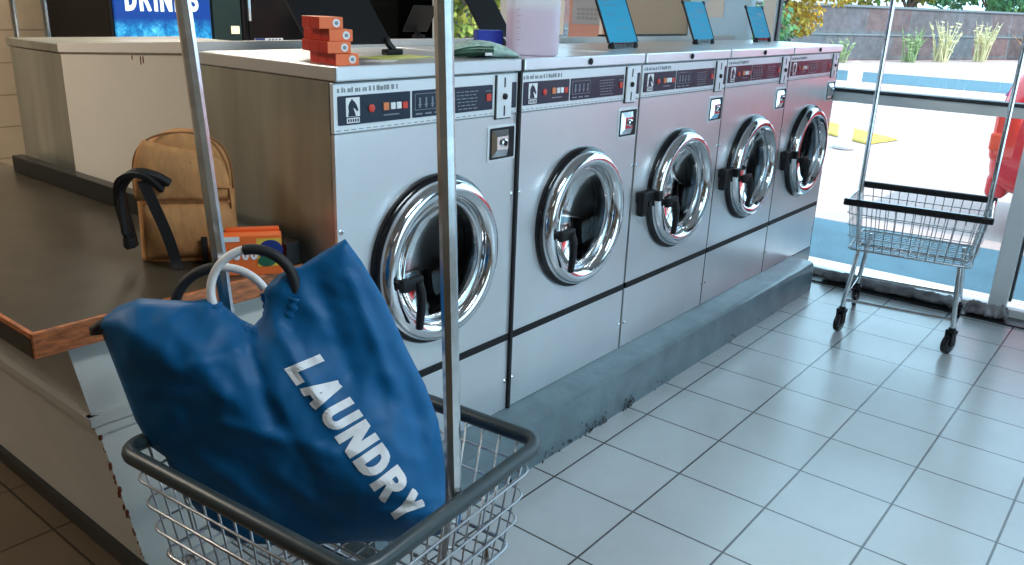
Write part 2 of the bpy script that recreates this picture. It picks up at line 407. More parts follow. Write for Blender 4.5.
# ================================================================ PLINTH under the washers
b = BM()
prof = [(-0.141, 0.0), (-0.141, 0.142), (-0.133, 0.163), (-0.115, 0.170), (0.55, 0.170), (0.55, 0.0)]
n_ = 60
rows = []
for i in range(n_+1):
    x = -0.02+(3.30+0.02)*i/n_
    j = 0.0035*noise.noise(Vector((x*5, 0, 0)))
    rows.append([b.verts.new((x, y+(j if y < 0 else 0), z+(j*0.8 if 0.1 < z else 0))) for y, z in prof])
for r_, s_ in zip(rows, rows[1:]):
    for k in range(len(prof)-1): b.faces.new((r_[k], r_[k+1], s_[k+1], s_[k]))
b.faces.new(rows[0]); b.faces.new(rows[-1][::-1])
box(b, 3.30, 3.602, -0.005, 0.55, 0.0, 0.170)
PL = struct('trim_3', b, M['plinth'], smooth=True, label='blue grey painted concrete kerb under the washer row')
b = BM()
def chip(x, z, s, dy=-0.1425):
    n = 9; c = [b.verts.new((x+math.cos(2*PI*k/n)*s*random.uniform(.4, 1.1), dy-0.003+0.004*random.random()*0, z+math.sin(2*PI*k/n)*s*random.uniform(.5, 1.4))) for k in range(n)]
    b.faces.new(c)
for cx, cw, nn in ((1.05, 0.13, 42), (1.30, 0.045, 22), (0.80, 0.09, 16), (1.55, 0.12, 8), (2.25, 0.05, 7), (2.75, 0.2, 9), (0.55, 0.08, 8)):
    for k in range(nn):
        x = random.gauss(cx, cw*0.55); z = abs(random.gauss(0.0, 0.024))+0.004
        chip(x, z, random.uniform(0.003, 0.009), -0.1462)
new('peeled_paint', b, M['grime'], PL)

# ================================================================ WASHERS
WW, WD, ZT = 0.710, 0.57, 1.343
DZ, DX = 0.787, 0.357
def round_rect(x0, x1, z0, z1, r, n=5):
    pts = []
    for cx, cz, a0 in ((x1-r, z1-r, 0), (x0+r, z1-r, 90), (x0+r, z0+r, 180), (x1-r, z0+r, 270)):
        for i in range(n+1):
            a = math.radians(a0+90*i/n); pts.append((cx+r*math.cos(a), cz+r*math.sin(a)))
    return pts
def plate(bm, x0, x1, z0, z1, y0, y1, r=0.004, mi=0):
    poly_prism(bm, round_rect(x0, x1, z0, z1, r), lambda a, c: Vector((a, y0, c)), lambda a, c: Vector((a, y1, c)), mi)

def make_washer(latch):
    t = empty('washing_machine')
    # cabinet: sides, back, bottom (front is separate)
    b = BM(); box(b, 0, WW, 0.012, WD, 0.45, 1.305)
    for f in [f for f in b.faces if f.normal.y < -0.9 or all(v.co.y < 0.02 for v in f.verts)]: b.faces.remove(f)
    box(b, 0, WW, 0.012, WD, 0.17, 0.45)
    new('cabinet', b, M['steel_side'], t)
    # front panel with the round door opening
    b = BM()
    n = 48; R = 0.20
    ring = [b.verts.new((DX+R*math.cos(2*PI*k/n), 0, DZ+R*math.sin(2*PI*k/n))) for k in range(n)]
    x0, x1, z0, z1 = 0.0, WW, 0.452, 1.178
    outer = []
    for k in range(n):
        a = 2*PI*k/n; c, s_ = math.cos(a), math.sin(a)
        tx = ((x1-DX) if c > 0 else (DX-x0))/max(abs(c), 1e-6); tz = ((z1-DZ) if s_ > 0 else (DZ-z0))/max(abs(s_), 1e-6)
        r_ = min(tx, tz); outer.append(b.verts.new((DX+c*r_, 0, DZ+s_*r_)))
    for k in range(n): b.faces.new((ring[k], ring[(k+1) % n], outer[(k+1) % n], outer[k]))
    for cx, cz in ((x0, z0), (x1, z0), (x0, z1), (x1, z1)):
        # corner fill
        best = sorted(outer, key=lambda v: (v.co.x-cx)**2+(v.co.z-cz)**2)[:2]
        if (best[0].co-Vector((cx, 0, cz))).length > 1e-4:
            v = b.verts.new((cx, 0, cz)); b.faces.new((best[0], best[1], v))
    r = bmesh.ops.extrude_face_region(b, geom=b.faces[:])
    for v in [g for g in r['geom'] if isinstance(g, bmesh.types.BMVert)]: v.co.y += 0.014
    fp = new('front_panel', b, M['steel'], t)
    # dark channel between upper and lower panel, lower panel
    b = BM(); box(b, 0, WW, -0.004, 0.012, 0.428, 0.452, bev=0.002); new('trim_channel', b, M['black'], t)
    b = BM(); box(b, 0.0, WW, 0.0, 0.014, 0.172, 0.428, bev=0.0015); lp = new('lower_panel', b, M['steel'], t)
    for z in (0.28, 0.93):
        for x in (0.012, WW-0.012):
            b = BM(); lathe(b, [(0.0065, -0.0005), (0.0065, -0.003), (0.0035, -0.0045)], (x, 0, z), n=10, cap_last=True); new('screw', b, M['chrome'], t)
    b = BM(); box(b, WW+0.002, WW+0.0125 if not latch else WW+0.0075, -0.010 if not latch else 0.0, 0.03, 0.172, 1.338); new('gap_shade_strip', b, M['gap'], t)  # black strip drawn in for the shade in the gap between washers
    # control panel plate
    b = BM(); plate(b, 0, WW, 1.180, 1.303, 0.0, 0.016, 0.002); cp = new('control_panel', b, M['panel_plate'], t)
    b = BM(); box(b, 0, WW, -0.0015, 0, 1.1795, 1.1825); box(b, 0, WW, -0.0015, 0, 1.300, 1.3035)
    k = 0.0
    while k < WW-0.03:
        box(b, k+0.006, k+0.02, -0.0012, 0, 1.1865, 1.1885); k += 0.024
    random.seed(3); x = 0.012      # small illegible print above the dark label
    while x < 0.21:
        w = random.choice((0.006, 0.009, 0.004)); box(b, x, x+w, -0.0012, 0, 1.279, 1.2885+random.choice((0, 0.003))); x += w+random.choice((0.003, 0.008))
    new('panel_marking', b, M['print_grey'], cp)
    b = BM(); plate(b, 0.012, 0.255, 1.200, 1.271, -0.0025, 0.0, 0.003); plate(b, 0.264, 0.592, 1.200, 1.271, -0.0025, 0.0, 0.003)
    plate(b, 0.680, 0.704, 1.198, 1.274, -0.0025, 0.0, 0.004)
    lb = new('label_panel', b, M['label_dark'], cp)
    # emblem: white square with a dark horse head, text bar under it
    b = BM(); plate(b, 0.036, 0.080, 1.2195, 1.266, -0.0032, -0.0024, 0.001); box(b, 0.038, 0.079, -0.0032, -0.0024, 1.204, 1.2165); new('emblem', b, M['white_print'], cp)
    b = BM()
    horse = [(0.10, 0.0), (0.16, 0.30), (0.12, 0.55), (0.22, 0.78), (0.36, 0.90), (0.42, 1.0), (0.50, 0.90), (0.66, 0.80), (0.80, 0.60), (0.92, 0.36), (0.86, 0.26), (0.76, 0.30), (0.66, 0.42), (0.52, 0.46), (0.62, 0.24), (0.72, 0.0)]
    fn = lambda y: (lambda a, c: Vector((0.038+a*0.040, y, 1.2205+c*0.043)))
    poly_prism(b, horse, fn(-0.0038), fn(-0.0030))
    for i in range(5): box(b, 0.041+i*0.0075, 0.0455+i*0.0075, -0.0036, -0.003, 1.2065, 1.2140)
    new('emblem_horse', b, M['label_dark'], cp)
    b = BM(); lathe(b, [(0.010, -0.0025), (0.010, -0.006), (0.006, -0.0075)], (0.118, 0, 1.236), n=16, cap_last=True)
    new('button', b, M['red_btn'], cp)
    for (a, c, d, e) in ((0.226, 0.243, 1.228, 1.245), (0.562, 0.582, 1.226, 1.246)):
        b = BM(); plate(b, a, c, d, e, -0.006, -0.002, 0.002); new('button', b, M['red_btn'], cp)
    b = BM(); plate(b, 0.158, 0.176, 1.228, 1.247, -0.006, -0.002, 0.002); new('button', b, M['orange_btn'], cp)
    for a in (0.183, 0.204):
        b = BM(); plate(b, a, a+0.016, 1.229, 1.246, -0.006, -0.002, 0.002); new('button', b, M['white_print'], cp)
    b = BM()
    # display outline and print rows on the second label
    for (a, c, d, e) in ((0.272, 0.378, 1.261, 1.2625), (0.272, 0.378, 1.219, 1.2205)): box(b, a, c, -0.003, -0.002, d, e)
    for a in (0.272, 0.3765): box(b, a, a+0.0015, -0.003, -0.002, 1.219, 1.2625)
    for i in range(4): box(b, 0.284+i*0.024, 0.298+i*0.024, -0.003, -0.002, 1.232, 1.234); box(b, 0.288+i*0.024, 0.294+i*0.024, -0.003, -0.002, 1.225, 1.252)
    for i in range(3): box(b, 0.275+i*0.036, 0.300+i*0.036, -0.003, -0.002, 1.207, 1.211)
    for j in range(6):
        x = 0.435+random.uniform(0, 0.01)
        while x < 0.52: w = random.uniform(0.006, 0.018); box(b, x, x+w, -0.003, -0.002, 1.208+j*0.0095, 1.2105+j*0.0095); x += w+0.005
    box(b, 0.560, 0.584, -0.003, -0.002, 1.253, 1.255); box(b, 0.16, 0.215, -0.003, -0.002, 1.214, 1.217)
    new('printed_pattern', b, M['label_print'], cp)
    # coin slot plate
    b = BM(); plate(b, 0.607, 0.674, 1.172, 1.298, -0.008, 0.0, 0.003); cs = new('coin_slot', b, M['panel_plate'], t)
    b = BM(); box(b, 0.6385, 0.6425, -0.010, -0.007, 1.262, 1.290); box(b, 0.6385, 0.6425, -0.010, -0.007, 1.178, 1.208)
    lathe(b, [(0.009, -0.007), (0.009, -0.014), (0.004, -0.017)], (0.6405, 0, 1.235), n=12, cap_last=True)
    box(b, 0.604, 0.6065, -0.004, 0, 1.172, 1.298); box(b, 0.604, 0.676, -0.004, 0, 1.168, 1.1715)
    new('slot', b, M['black'], cs)
    # square coin drop recess with chrome knob
    b = BM(); plate(b, 0.574, 0.704, 1.042, 1.150, -0.004, 0.0, 0.006); cb = new('coin_drop', b, M['panel_plate'], t)
    b = BM(); plate(b, 0.582, 0.697, 1.049, 1.143, -0.0055, -0.003, 0.005); new('recess', b, M['black'], cb)
    b = BM(); hexa(b, [(0.604, -0.016, 1.078), (0.656, -0.016, 1.078), (0.662, -0.006, 1.055), (0.590, -0.006, 1.055), (0.604, -0.016, 1.118), (0.656, -0.016, 1.118), (0.668, -0.006, 1.136), (0.590, -0.006, 1.136)])
    lathe(b, [(0.013, -0.014), (0.013, -0.022), (0.009, -0.024)], (0.634, 0, 1.098), n=20, cap_last=True)
    new('knob', b, M['chrome'], cb)
    b = BM(); lathe(b, [(0.008, -0.022), (0.008, -0.0255)], (0.634, 0, 1.098), n=14, cap_last=True); new('keyhole', b, M['black'], cb)
    # lid
    b = BM(); box(b, -0.001, WW+0.001, -0.014, WD+0.005, 1.3065, ZT, bev=0.004); lid = new('lid', b, M['steel'], t)
    b = BM(); lathe(b, [(0.0105, -0.013), (0.0105, -0.019), (0.006, -0.021)], (0.352, 0, 1.324), n=16, cap_last=True); new('lock', b, M['black'], lid)
    # door: outer dark skirt, chrome ring, inner lip
    b = BM()
    lathe(b, [(0.252, 0.0), (0.252, -0.012), (0.247, -0.020), (0.237, -0.024)], (DX, 0, DZ), n=64)
    dr = new('door', b, M['black_gloss'], t, smooth=True)
    b = BM()
    lathe(b, [(0.238, -0.010), (0.238, -0.030), (0.233, -0.043), (0.223, -0.052), (0.208, -0.054), (0.196, -0.050), (0.188, -0.042), (0.184, -0.028), (0.181, 0.0)], (DX, 0, DZ), n=64)
    new('door_ring', b, M['chrome'], dr, smooth='all')
    b = BM(); lathe(b, [(0.1815, -0.012), (0.176, -0.020), (0.170, -0.012), (0.168, 0.03)], (DX, 0, DZ), n=64); new('door_gasket', b, M['chrome_worn'], dr, smooth='all')
    b = BM(); lathe(b, [(0.170, -0.004), (0.150, 0.014), (0.11, 0.032), (0.06, 0.044), (0.02, 0.048)], (DX, 0, DZ), n=48, cap_last=True); new('door_glass', b, M['door_glass'], dr, smooth='all')
    # drum
    b = BM()
    pr = [(0.168, 0.03), (0.185, 0.05)]
    for i in range(10): pr += [(0.205, 0.06+i*0.035), (0.200, 0.075+i*0.035)]
    pr += [(0.18, 0.42), (0.10, 0.43), (0.02, 0.44)]
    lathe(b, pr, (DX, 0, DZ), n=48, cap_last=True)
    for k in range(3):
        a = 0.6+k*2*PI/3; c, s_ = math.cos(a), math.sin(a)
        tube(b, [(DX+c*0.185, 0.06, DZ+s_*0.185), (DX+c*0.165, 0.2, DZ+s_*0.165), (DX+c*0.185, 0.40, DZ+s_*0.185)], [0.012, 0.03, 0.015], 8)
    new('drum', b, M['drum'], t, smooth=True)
    # handle
    b = BM()
    box(b, DX-0.205, DX-0.125, -0.080, -0.058, DZ-0.040, DZ-0.002, bev=0.006)
    tube(b, [(DX-0.145, -0.074, DZ-0.02), (DX-0.140, -0.082, DZ-0.05), (DX-0.142, -0.084, DZ-0.10), (DX-0.145, -0.080, DZ-0.155)], [0.015, 0.014, 0.013, 0.011], 10)
    tube(b, [(DX-0.195, -0.050, DZ-0.02), (DX-0.195, -0.075, DZ-0.02)], 0.014, 10)
    new('handle', b, M['black'], dr, smooth=True)
    if latch:
        b = BM(); box(b, DX-0.335, DX-0.235, -0.040, -0.004, DZ-0.004, DZ+0.034, bev=0.005)
        box(b, DX-0.325, DX-0.285, -0.034, -0.004, DZ-0.065, DZ+0.0, bev=0.006)
        box(b, DX-0.250, DX-0.215, -0.060, -0.02, DZ-0.01, DZ+0.03, bev=0.005)
        new('hinge', b, M['black'], t)
    return t
XS = [0.0, 0.7276, 1.452, 2.172, 2.893]
WL = ['stainless front-loading washer nearest the blue bag, orange boxes stacked on its lid',
      'stainless front-loading washer under the pink jug, second from the counter',
      'stainless front-loading washer in the middle of the row with a black hinge block',
      'stainless front-loading washer fourth from the counter, under the smaller third blue sign',
      'stainless front-loading washer closest to the shop window, last in the row']
wa = make_washer(False); wb = make_washer(True)
ws = [wa, copy_tree(wa), wb, copy_tree(wb), copy_tree(wb)]
for ch in list(ws[1].children):
    if ch.name.startswith('gap_shade_strip'): bpy.data.objects.remove(ch)
for o, x, l in zip(ws, XS, WL):
    o.location = (x, 0, 0); tag(o, l, 'washing machine', 'stainless washers in the front row')

# bulkhead between the two rows, with white end board and cap
t = empty('service_bulkhead', (0, 0.616, 0)); tag(t, 'white boxed bulkhead with a flat cap between the two washer rows', 'bulkhead')
b = BM(); hexa(b, [(0, 0, 0), (3.5, 0, 0), (3.5, 0.78, 0), (0, 0.78, 0), (0, 0, 1.3305), (3.5, 0, 1.3305), (3.5, 0.78, 1.2855), (0, 0.78, 1.2855)]); new('body', b, M['white_panel'], t)
b = BM(); hexa(b, [(-0.014, -0.035, 0.0), (-0.001, -0.035, 0.0), (-0.001, 0.782, 0.0), (-0.014, 0.782, 0.0), (-0.014, -0.03, 1.333), (-0.001, -0.03, 1.333), (-0.001, 0.782, 1.286), (-0.014, 0.782, 1.286)])
new('end_board', b, M['white_panel'], t)
b = BM(); hexa(b, [(-0.022, -0.03, 1.333), (3.5, -0.03, 1.333), (3.5, 0.783, 1.286), (-0.022, 0.783, 1.286), (-0.022, -0.03, 1.366), (3.5, -0.03, 1.366), (3.5, 0.783, 1.318), (-0.022, 0.783, 1.318)]); bmesh.ops.bevel(b, geom=b.edges[:], offset=0.003, segments=2, affect='EDGES'); new('cap', b, M['cap_white'], t)
b = BM()
for y, z, l in ((0.30, 1.308, 0.012), (0.25, 1.309, 0.024), (0.235, 1.310, 0.020)): box(b, -0.0155, -0.0135, y, y+0.004, z-l, z)
new('stain', b, M['rust'], t)
b = BM(); box(b, 2.1, 2.9, -0.025, 0.02, 1.365, 1.374, bev=0.002); new('cover_strip', b, M['black'], t)

# back row washer, only its side and lid show
def back_washer(x, label):
    t = empty('washing_machine', (x, 1.405, 0)); tag(t, label, 'washing machine', 'washers in the back row')
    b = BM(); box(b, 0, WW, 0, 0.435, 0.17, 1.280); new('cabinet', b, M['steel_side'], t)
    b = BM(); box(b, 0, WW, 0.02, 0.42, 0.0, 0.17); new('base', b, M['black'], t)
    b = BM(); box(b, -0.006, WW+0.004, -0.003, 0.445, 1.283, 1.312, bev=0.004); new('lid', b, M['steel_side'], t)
    return t
back_washer(0, 'stainless washer side at the far left, left of the white bulkhead board')

# ================================================================ FOLDING COUNTER
ZTAB = 0.83
t = empty('folding_counter', (-0.38, 1.2, 0)); tag(t, 'dark-topped white folding counter with worn brown wooden edge', 'counter')
def rel(o): 
    o.matrix_parent_inverse = Matrix.Translation(-Vector(t.location)); return o
Y1 = 2.08
b = BM(); box(b, -0.697, -0.030, 0.118, Y1, ZTAB-0.05, ZTAB, bev=0.002); rel(new('top', b, M['laminate'], t))
b = BM(); box(b, -0.705, -0.026, 0.106, 0.118, ZTAB-0.056, ZTAB+0.001, bev=0.003)
rel(new('edge_strip', b, M['wood_edge'], t))
b = BM(); box(b, -0.706, -0.697, 0.112, Y1, ZTAB-0.056, ZTAB-0.011, bev=0.002); rel(new('edge_strip', b, M['base_black'], t))
b = BM(); box(b, -0.706, -0.697, 0.112, Y1, ZTAB-0.011, ZTAB+0.001, bev=0.001); rel(new('edge_strip', b, M['wood_edge'], t))
# body: panels lean outwards toward the top
zb0, zb1 = 0.0, ZTAB-0.05
cB, cT = Vector((-0.452, 0.255)), Vector((-0.618, 0.165))
def bx(z, off=0): f = z/zb1; return cB.x+(cT.x-cB.x)*f-off
def by(z, off=0): f = z/zb1; return cB.y+(cT.y-cB.y)*f-off
b = BM(); hexa(b, [(bx(0), by(0), 0), (-0.04, by(0), 0), (-0.04, Y1-0.05, 0), (bx(0), Y1-0.05, 0), (bx(zb1), by(zb1), zb1), (-0.04, by(zb1), zb1), (-0.04, Y1-0.05, zb1), (bx(zb1), Y1-0.05, zb1)])
rel(new('body', b, M['table_white'], t))
def band(bm, z0, z1, off, side, ya=None, yb=None, xa=None, xb=None):
    if side == 'left':
        hexa(bm, [(bx(z0, off), ya if ya is not None else by(z0, off*0.9), z0), (bx(z0)+0.002, ya if ya is not None else by(z0, off*0.9), z0), (bx(z0)+0.002, yb, z0), (bx(z0, off), yb, z0),
                  (bx(z1, off), ya if ya is not None else by(z1, off*0.9), z1), (bx(z1)+0.002, ya if ya is not None else by(z1, off*0.9), z1), (bx(z1)+0.002, yb, z1), (bx(z1, off), yb, z1)])
    else:
        hexa(bm, [(xa if xa is not None else bx(z0, off*0.9), by(z0, off), z0), (xb, by(z0, off), z0), (xb, by(z0)+0.002, z0), (xa if xa is not None else bx(z0, off*0.9), by(z0)+0.002, z0),
                  (xa if xa is not None else bx(z1, off*0.9), by(z1, off), z1), (xb, by(z1, off), z1), (xb, by(z1)+0.002, z1), (xa if xa is not None else bx(z1, off*0.9), by(z1)+0.002, z1)])
b = BM()
band(b, 0.545, 0.572, 0.018, 'left', yb=Y1-0.05); band(b, 0.520, 0.5451, 0.010, 'left', yb=Y1-0.05)
band(b, 0.545, 0.572, 0.018, 'end', xb=-0.045); band(b, 0.515, 0.5451, 0.010, 'end', xb=-0.045)
# corner stile on the end face
n5 = 8
for i in range(n5):
    z0, z1 = 0.572+(zb1-0.572)*i/n5, 0.572+(zb1-0.572)*(i+1)/n5
    hexa(b, [(bx(z0, .006), by(z0, .008), z0), (bx(z0)+0.06, by(z0, .008), z0), (bx(z0)+0.06, by(z0)+.002, z0), (bx(z0, .006), by(z0)+.05, z0),
             (bx(z1, .006), by(z1, .008), z1), (bx(z1)+0.06, by(z1, .008), z1), (bx(z1)+0.06, by(z1)+.002, z1), (bx(z1, .006), by(z1)+.05, z1)])
rel(new('moulding', b, M['table_white'], t))
b = BM(); band(b, 0.0, 0.075, 0.016, 'left', yb=Y1-0.05); rel(new('base_board', b, M['base_black'], t))
b = BM(); random.seed(11)
def chip3(z, s, dx=0, dy=0):
    p = Vector((bx(z, 0.0035)+dx, by(z, 0.0035)+dy, z))
    bmesh.ops.create_icosphere(b, subdivisions=1, radius=1, matrix=Matrix.Translation(p) @ Matrix.Diagonal((s*0.6, s*0.6, s*random.uniform(.9, 1.8), 1)))
for z, s in ((0.415, .008), (0.38, .006), (0.365, .005), (0.34, .009), (0.325, .008), (0.28, .006), (0.262, .009), (0.252, .007), (0.20, .005), (0.188, .005), (0.155, .004), (0.505, .009), (0.64, .003), (0.655, .003), (0.67, .004)):
    chip3(z, s, random.uniform(-.001, .003), random.uniform(-.003, .003))
for k in range(20): chip3(random.uniform(0.1, 0.48), random.uniform(.0015, .0035), random.uniform(-.001, .003), random.uniform(-.002, .002))
rel(new('paint_chip', b, M['rust'], t))
# black ledge at the back of the counter
b = BM(); box(b, -0.074, -0.032, 0.115, 1.78, ZTAB+0.001, 0.893, bev=0.003)
LG = new('back_ledge', b, M['base_black'], None); tag(LG, 'long black ledge box along the rear of the folding counter', 'ledge')

# ================================================================ CARTS
def cart(full_bumper, lean=((0, 0), (0, 0)), spin=0):
    """long axis along local y (+-0.305), short along x (+-0.265); rim at z=0.66"""
    t = empty('laundry_cart')
    L2, W2, ZR, ZB = (0.312 if full_bumper else 0.306), 0.262, 0.66, 0.425
    def rr(l, w, r, z, n=6):
        pts = []
        for cx, cy, a0 in ((w-r, l-r, 0), (-w+r, l-r, 90), (-w+r, -l+r, 180), (w-r, -l+r, 270)):
            for i in range(n+1):
                a = math.radians(a0+90*i/n); pts.append((cx+r*math.cos(a), cy+r*math.sin(a), z))
        return pts
    if full_bumper:
        b = BM(); tube(b, rr(L2, W2, 0.04, ZR), 0.0150, 12, closed=True, flat=1.1); new('rim', b, M['bumper'], t, smooth='all')
    else:
        b = BM(); tube(b, rr(L2, W2, 0.02, ZR), 0.008, 8, closed=True); new('rim', b, M['chrome'], t, smooth='all')
        for s in (-1, 1):
            b = BM(); box(b, s*W2-0.014, s*W2+0.014, -L2-0.01, L2+0.01, ZR-0.016, ZR+0.016, bev=0.006); new('bumper_bar', b, M['black_gloss'] if s < 0 else M['black'], t)
    # wire basket
    b = BM(); taper = 0.030
    tiers = [ZR-0.057, ZR-0.114, ZR-0.171]
    wr = 0.0026 if full_bumper else 0.0022
    def off(z): return taper*(ZR-z)/(ZR-ZB)+0.008
    for z in tiers: tube(b, rr(L2-off(z)+0.006, W2-off(z)+0.006, 0.035, z, 4), wr*1.05, 6, closed=True)
    tube(b, rr(L2-off(ZB), W2-off(ZB), 0.03, ZB, 4), 0.005, 6, closed=True)
    ny, nx = (13, 11)
    for i in range(ny):
        f = -1+2*(i+0.5)/ny; yT, yB = f*(L2-0.03), f*(L2-off(ZB)-0.02)
        tube(b, [(-W2+0.008, yT, ZR), (-W2+off(ZB), yB, ZB), (W2-off(ZB), yB, ZB), (W2-0.008, yT, ZR)], wr, 5)
    for i in range(nx):
        f = -1+2*(i+0.5)/nx; xT, xB = f*(W2-0.03), f*(W2-off(ZB)-0.02)
        tube(b, [(xT, -L2+0.008, ZR), (xB, -L2+off(ZB), ZB), (xB, L2-off(ZB), ZB), (xT, L2-0.008, ZR)], wr, 5)
    new('basket', b, M['wire'], t, smooth='all')
    # legs, lower frame
    for sx in (-1, 1):
        for sy in (-1, 1):
            b = BM(); tube(b, [(sx*(W2-0.062), sy*(L2-0.085), ZB-0.006), (sx*(W2-0.05), sy*(L2-0.075), 0.30), (sx*(W2-0.035), sy*(L2-0.06), 0.15), (sx*(W2-0.035), sy*(L2-0.06), 0.118)], 0.0115, 10)
            new('leg', b, M['chrome_worn'], t, smooth=True)
            c = empty('caster', (sx*(W2-0.035), sy*(L2-0.06), 0)); c.parent = t; c.rotation_euler.z = math.radians(spin+sx*9+sy*6)
            b = BM(); box(b, -0.022, 0.022, -0.018, 0.018, 0.100, 0.118, bev=0.003)
            for q in (-1, 1): box(b, q*0.017-0.0015, q*0.017+0.0015, -0.014, 0.022, 0.042, 0.104, bev=0.001)
            lathe(b, [(0.016, 0.116), (0.016, 0.128), (0.012, 0.130)], (0, 0, 0), axis='Z', n=12, cap_last=True)
            new('fork', b, M['black'], c)
            b = BM(); lathe(b, [(0.008, -0.013), (0.036, -0.013), (0.0475, -0.010), (0.0495, 0), (0.0475, 0.010), (0.036, 0.013), (0.008, 0.013)], (0, 0.010, 0.0497), axis='X', n=28)
            new('wheel', b, M['black_gloss'], c, smooth=True)
    b = BM()
    zl = 0.165; a = W2-0.035; c_ = L2-0.06
    tube(b, [(-a, -c_, zl), (-a, c_, zl), (a, c_, zl), (a, -c_, zl)], 0.0075, 8, closed=True)
    new('lower_frame', b, M['chrome_worn'], t, smooth=True)
    # posts at the two short ends, joined by a hanging bar above
    PX = 0.0
    for s in (-1, 1):
        b = BM()
        y0_ = s*(L2-0.022); z1 = 1.86
        lx, ly = lean[0 if s < 0 else 1]
        prof_ = [(PX, s*(L2-0.055), 0.40), (PX, y0_, ZR), (PX+lx*(z1-ZR), y0_+ly*(z1-ZR), z1)]
        tube(b, [Vector(p) for p in prof_], 0.0145 if full_bumper else 0.0115, 8 if full_bumper else 10)
        new('post', b, M['chrome_worn'], t)
    b = BM(); q = z1-ZR; (la, lb_), (lc, ld_) = lean; tube(b, [(PX+la*q, -L2+0.022+lb_*q, z1), (PX+lc*q, L2-0.022+ld_*q, z1)], 0.0135, 10); new('hanging_bar', b, M['chrome_worn'], t, smooth=True)
    b = BM(); tube(b, [(0, -L2+0.055, 0.40), (0, L2-0.055, 0.40)], 0.009, 8); new('cross_bar', b, M['chrome_worn'], t, smooth=True)
    return t
ca = cart(True, ((-0.018, 0.026), (-0.036, 0.048)), 40); ca.location = (-0.3905, -0.455, 0); ca.rotation_euler.z = math.radians(5.0)
tag(ca, 'wire laundry cart with thick dark bumper rim holding the blue bag', 'laundry cart', 'laundry carts')
cb_ = cart(False, spin=78); cb_.location = (3.03, -0.69, 0); cb_.rotation_euler.z = math.radians(8.5)
tag(cb_, 'empty chrome wire laundry cart with black side bars beside the shop window', 'laundry cart', 'laundry carts')
cc = copy_tree(cb_); cc.location = (0.325, 2.44, 0); cc.rotation_euler.z = math.radians(-10)
tag(cc, 'laundry cart at the far left, only its two chrome posts showing above the washer', 'laundry cart', 'laundry carts')

# ================================================================ BLUE LAUNDRY BAG
A0 = Vector((-0.62, -0.24, 0.4)); E = Vector((0.70711, -0.70711, 0)); UP = Vector((0.12279, 0.12279, 0.98481)); WV = Vector((-0.53585, -0.72112, 0.43915))
OUT = [(-0.128, 0.478), (-0.150, 0.476), (-0.152, 0.492), (-0.122, 0.514), (-0.096, 0.534), (-0.055, 0.549), (-0.002, 0.545), (0.044, 0.543), (0.08, 0.551), (0.09, 0.541), (0.107, 0.527), (0.131, 0.507), (0.155, 0.495), (0.171, 0.513), (0.177, 0.539), (0.176, 0.563), (0.184, 0.576), (0.203, 0.594), (0.226, 0.608), (0.247, 0.612), (0.284, 0.637), (0.332, 0.665), (0.364, 0.62), (0.408, 0.544), (0.447, 0.453), (0.487, 0.371), (0.513, 0.297), (0.526, 0.222), (0.538, 0.165), (0.556, 0.14), (0.562, 0.091), (0.555, 0.055),
       (0.45, 0.040), (0.30, 0.038), (0.18, 0.040), (0.12, 0.045), (0.063, 0.08), (0.013, 0.145), (-0.01, 0.193), (-0.023, 0.231), (-0.051, 0.254), (-0.076, 0.308), (-0.103, 0.398)]
def seg_d(p, a, b_):
    ab = b_-a; t_ = max(0, min(1, (p-a).dot(ab)/ab.dot(ab))); return (p-a-ab*t_).length
OV = [Vector(p) for p in OUT]
def edge_d(p): return min(seg_d(p, OV[i], OV[(i+1) % len(OV)]) for i in range(len(OV)))
def inside(p):
    c = False; n = len(OV)
    for i in range(n):
        a, b_ = OV[i], OV[i-1]
        if (a.y > p.y) != (b_.y > p.y) and p.x < (b_.x-a.x)*(p.y-a.y)/(b_.y-a.y)+a.x: c = not c
    return c
RA, RB = Vector((-0.10, 0.50)), Vector((0.50, 0.06))
def front(u, v):
    p = Vector((u, v)); d = edge_d(p) if inside(p) else 0
    s = math.sqrt(max(0, 1-(1-min(1, d/0.15))**2))
    # a long soft crease from the upper left corner to the lower right one
    ab = (RB-RA).normalized(); q = p-RA; along = q.dot(ab); dist = ab.x*q.y-ab.y*q.x
    ridge = math.exp(-(dist/0.15)**2) if dist > 0 else math.exp(-abs(dist/0.12)**1.5)
    k = 0.022*s+0.085*s*ridge*(0.75+0.4*max(0, min(1, along/0.6)))
    w = min(1, d/0.05)
    def fold(x0, y0, x1, y1, wd, amp):
        a = Vector((x0, y0)); b_ = Vector((x1, y1)); return amp*math.exp(-(seg_d(p, a, b_)/wd)**2)
    f = fold(0.14, 0.50, 0.19, 0.30, 0.018, -0.010)+fold(0.18, 0.52, 0.30, 0.30, 0.014, 0.010)+fold(0.0, 0.52, 0.10, 0.36, 0.020, 0.009)
    f += fold(0.27, 0.60, 0.34, 0.40, 0.020, -0.010)+fold(0.33, 0.62, 0.42, 0.36, 0.012, 0.007)+fold(0.10, 0.30, 0.30, 0.24, 0.012, 0.008)
    f += fold(0.20, 0.20, 0.33, 0.06, 0.016, 0.010)+fold(0.45, 0.38, 0.50, 0.16, 0.014, -0.007)+fold(0.36, 0.14, 0.52, 0.12, 0.010, -0.007)
    f += fold(0.04, 0.24, 0.18, 0.12, 0.018, 0.010)+fold(0.02, 0.40, 0.13, 0.44, 0.012, 0.006)+fold(0.17, 0.36, 0.26, 0.20, 0.012, -0.006)
    nz = noise.noise(Vector((u*9, v*9, 1.3)))*0.012+(0.5-abs(noise.noise(Vector((u*11+3, v*14, 4.1)))))*0.016+(0.4-abs(noise.noise(Vector((u*24+v*9, v*20-u*6, 9.1)))))*0.006
    return k+w*(f+nz*0.8)
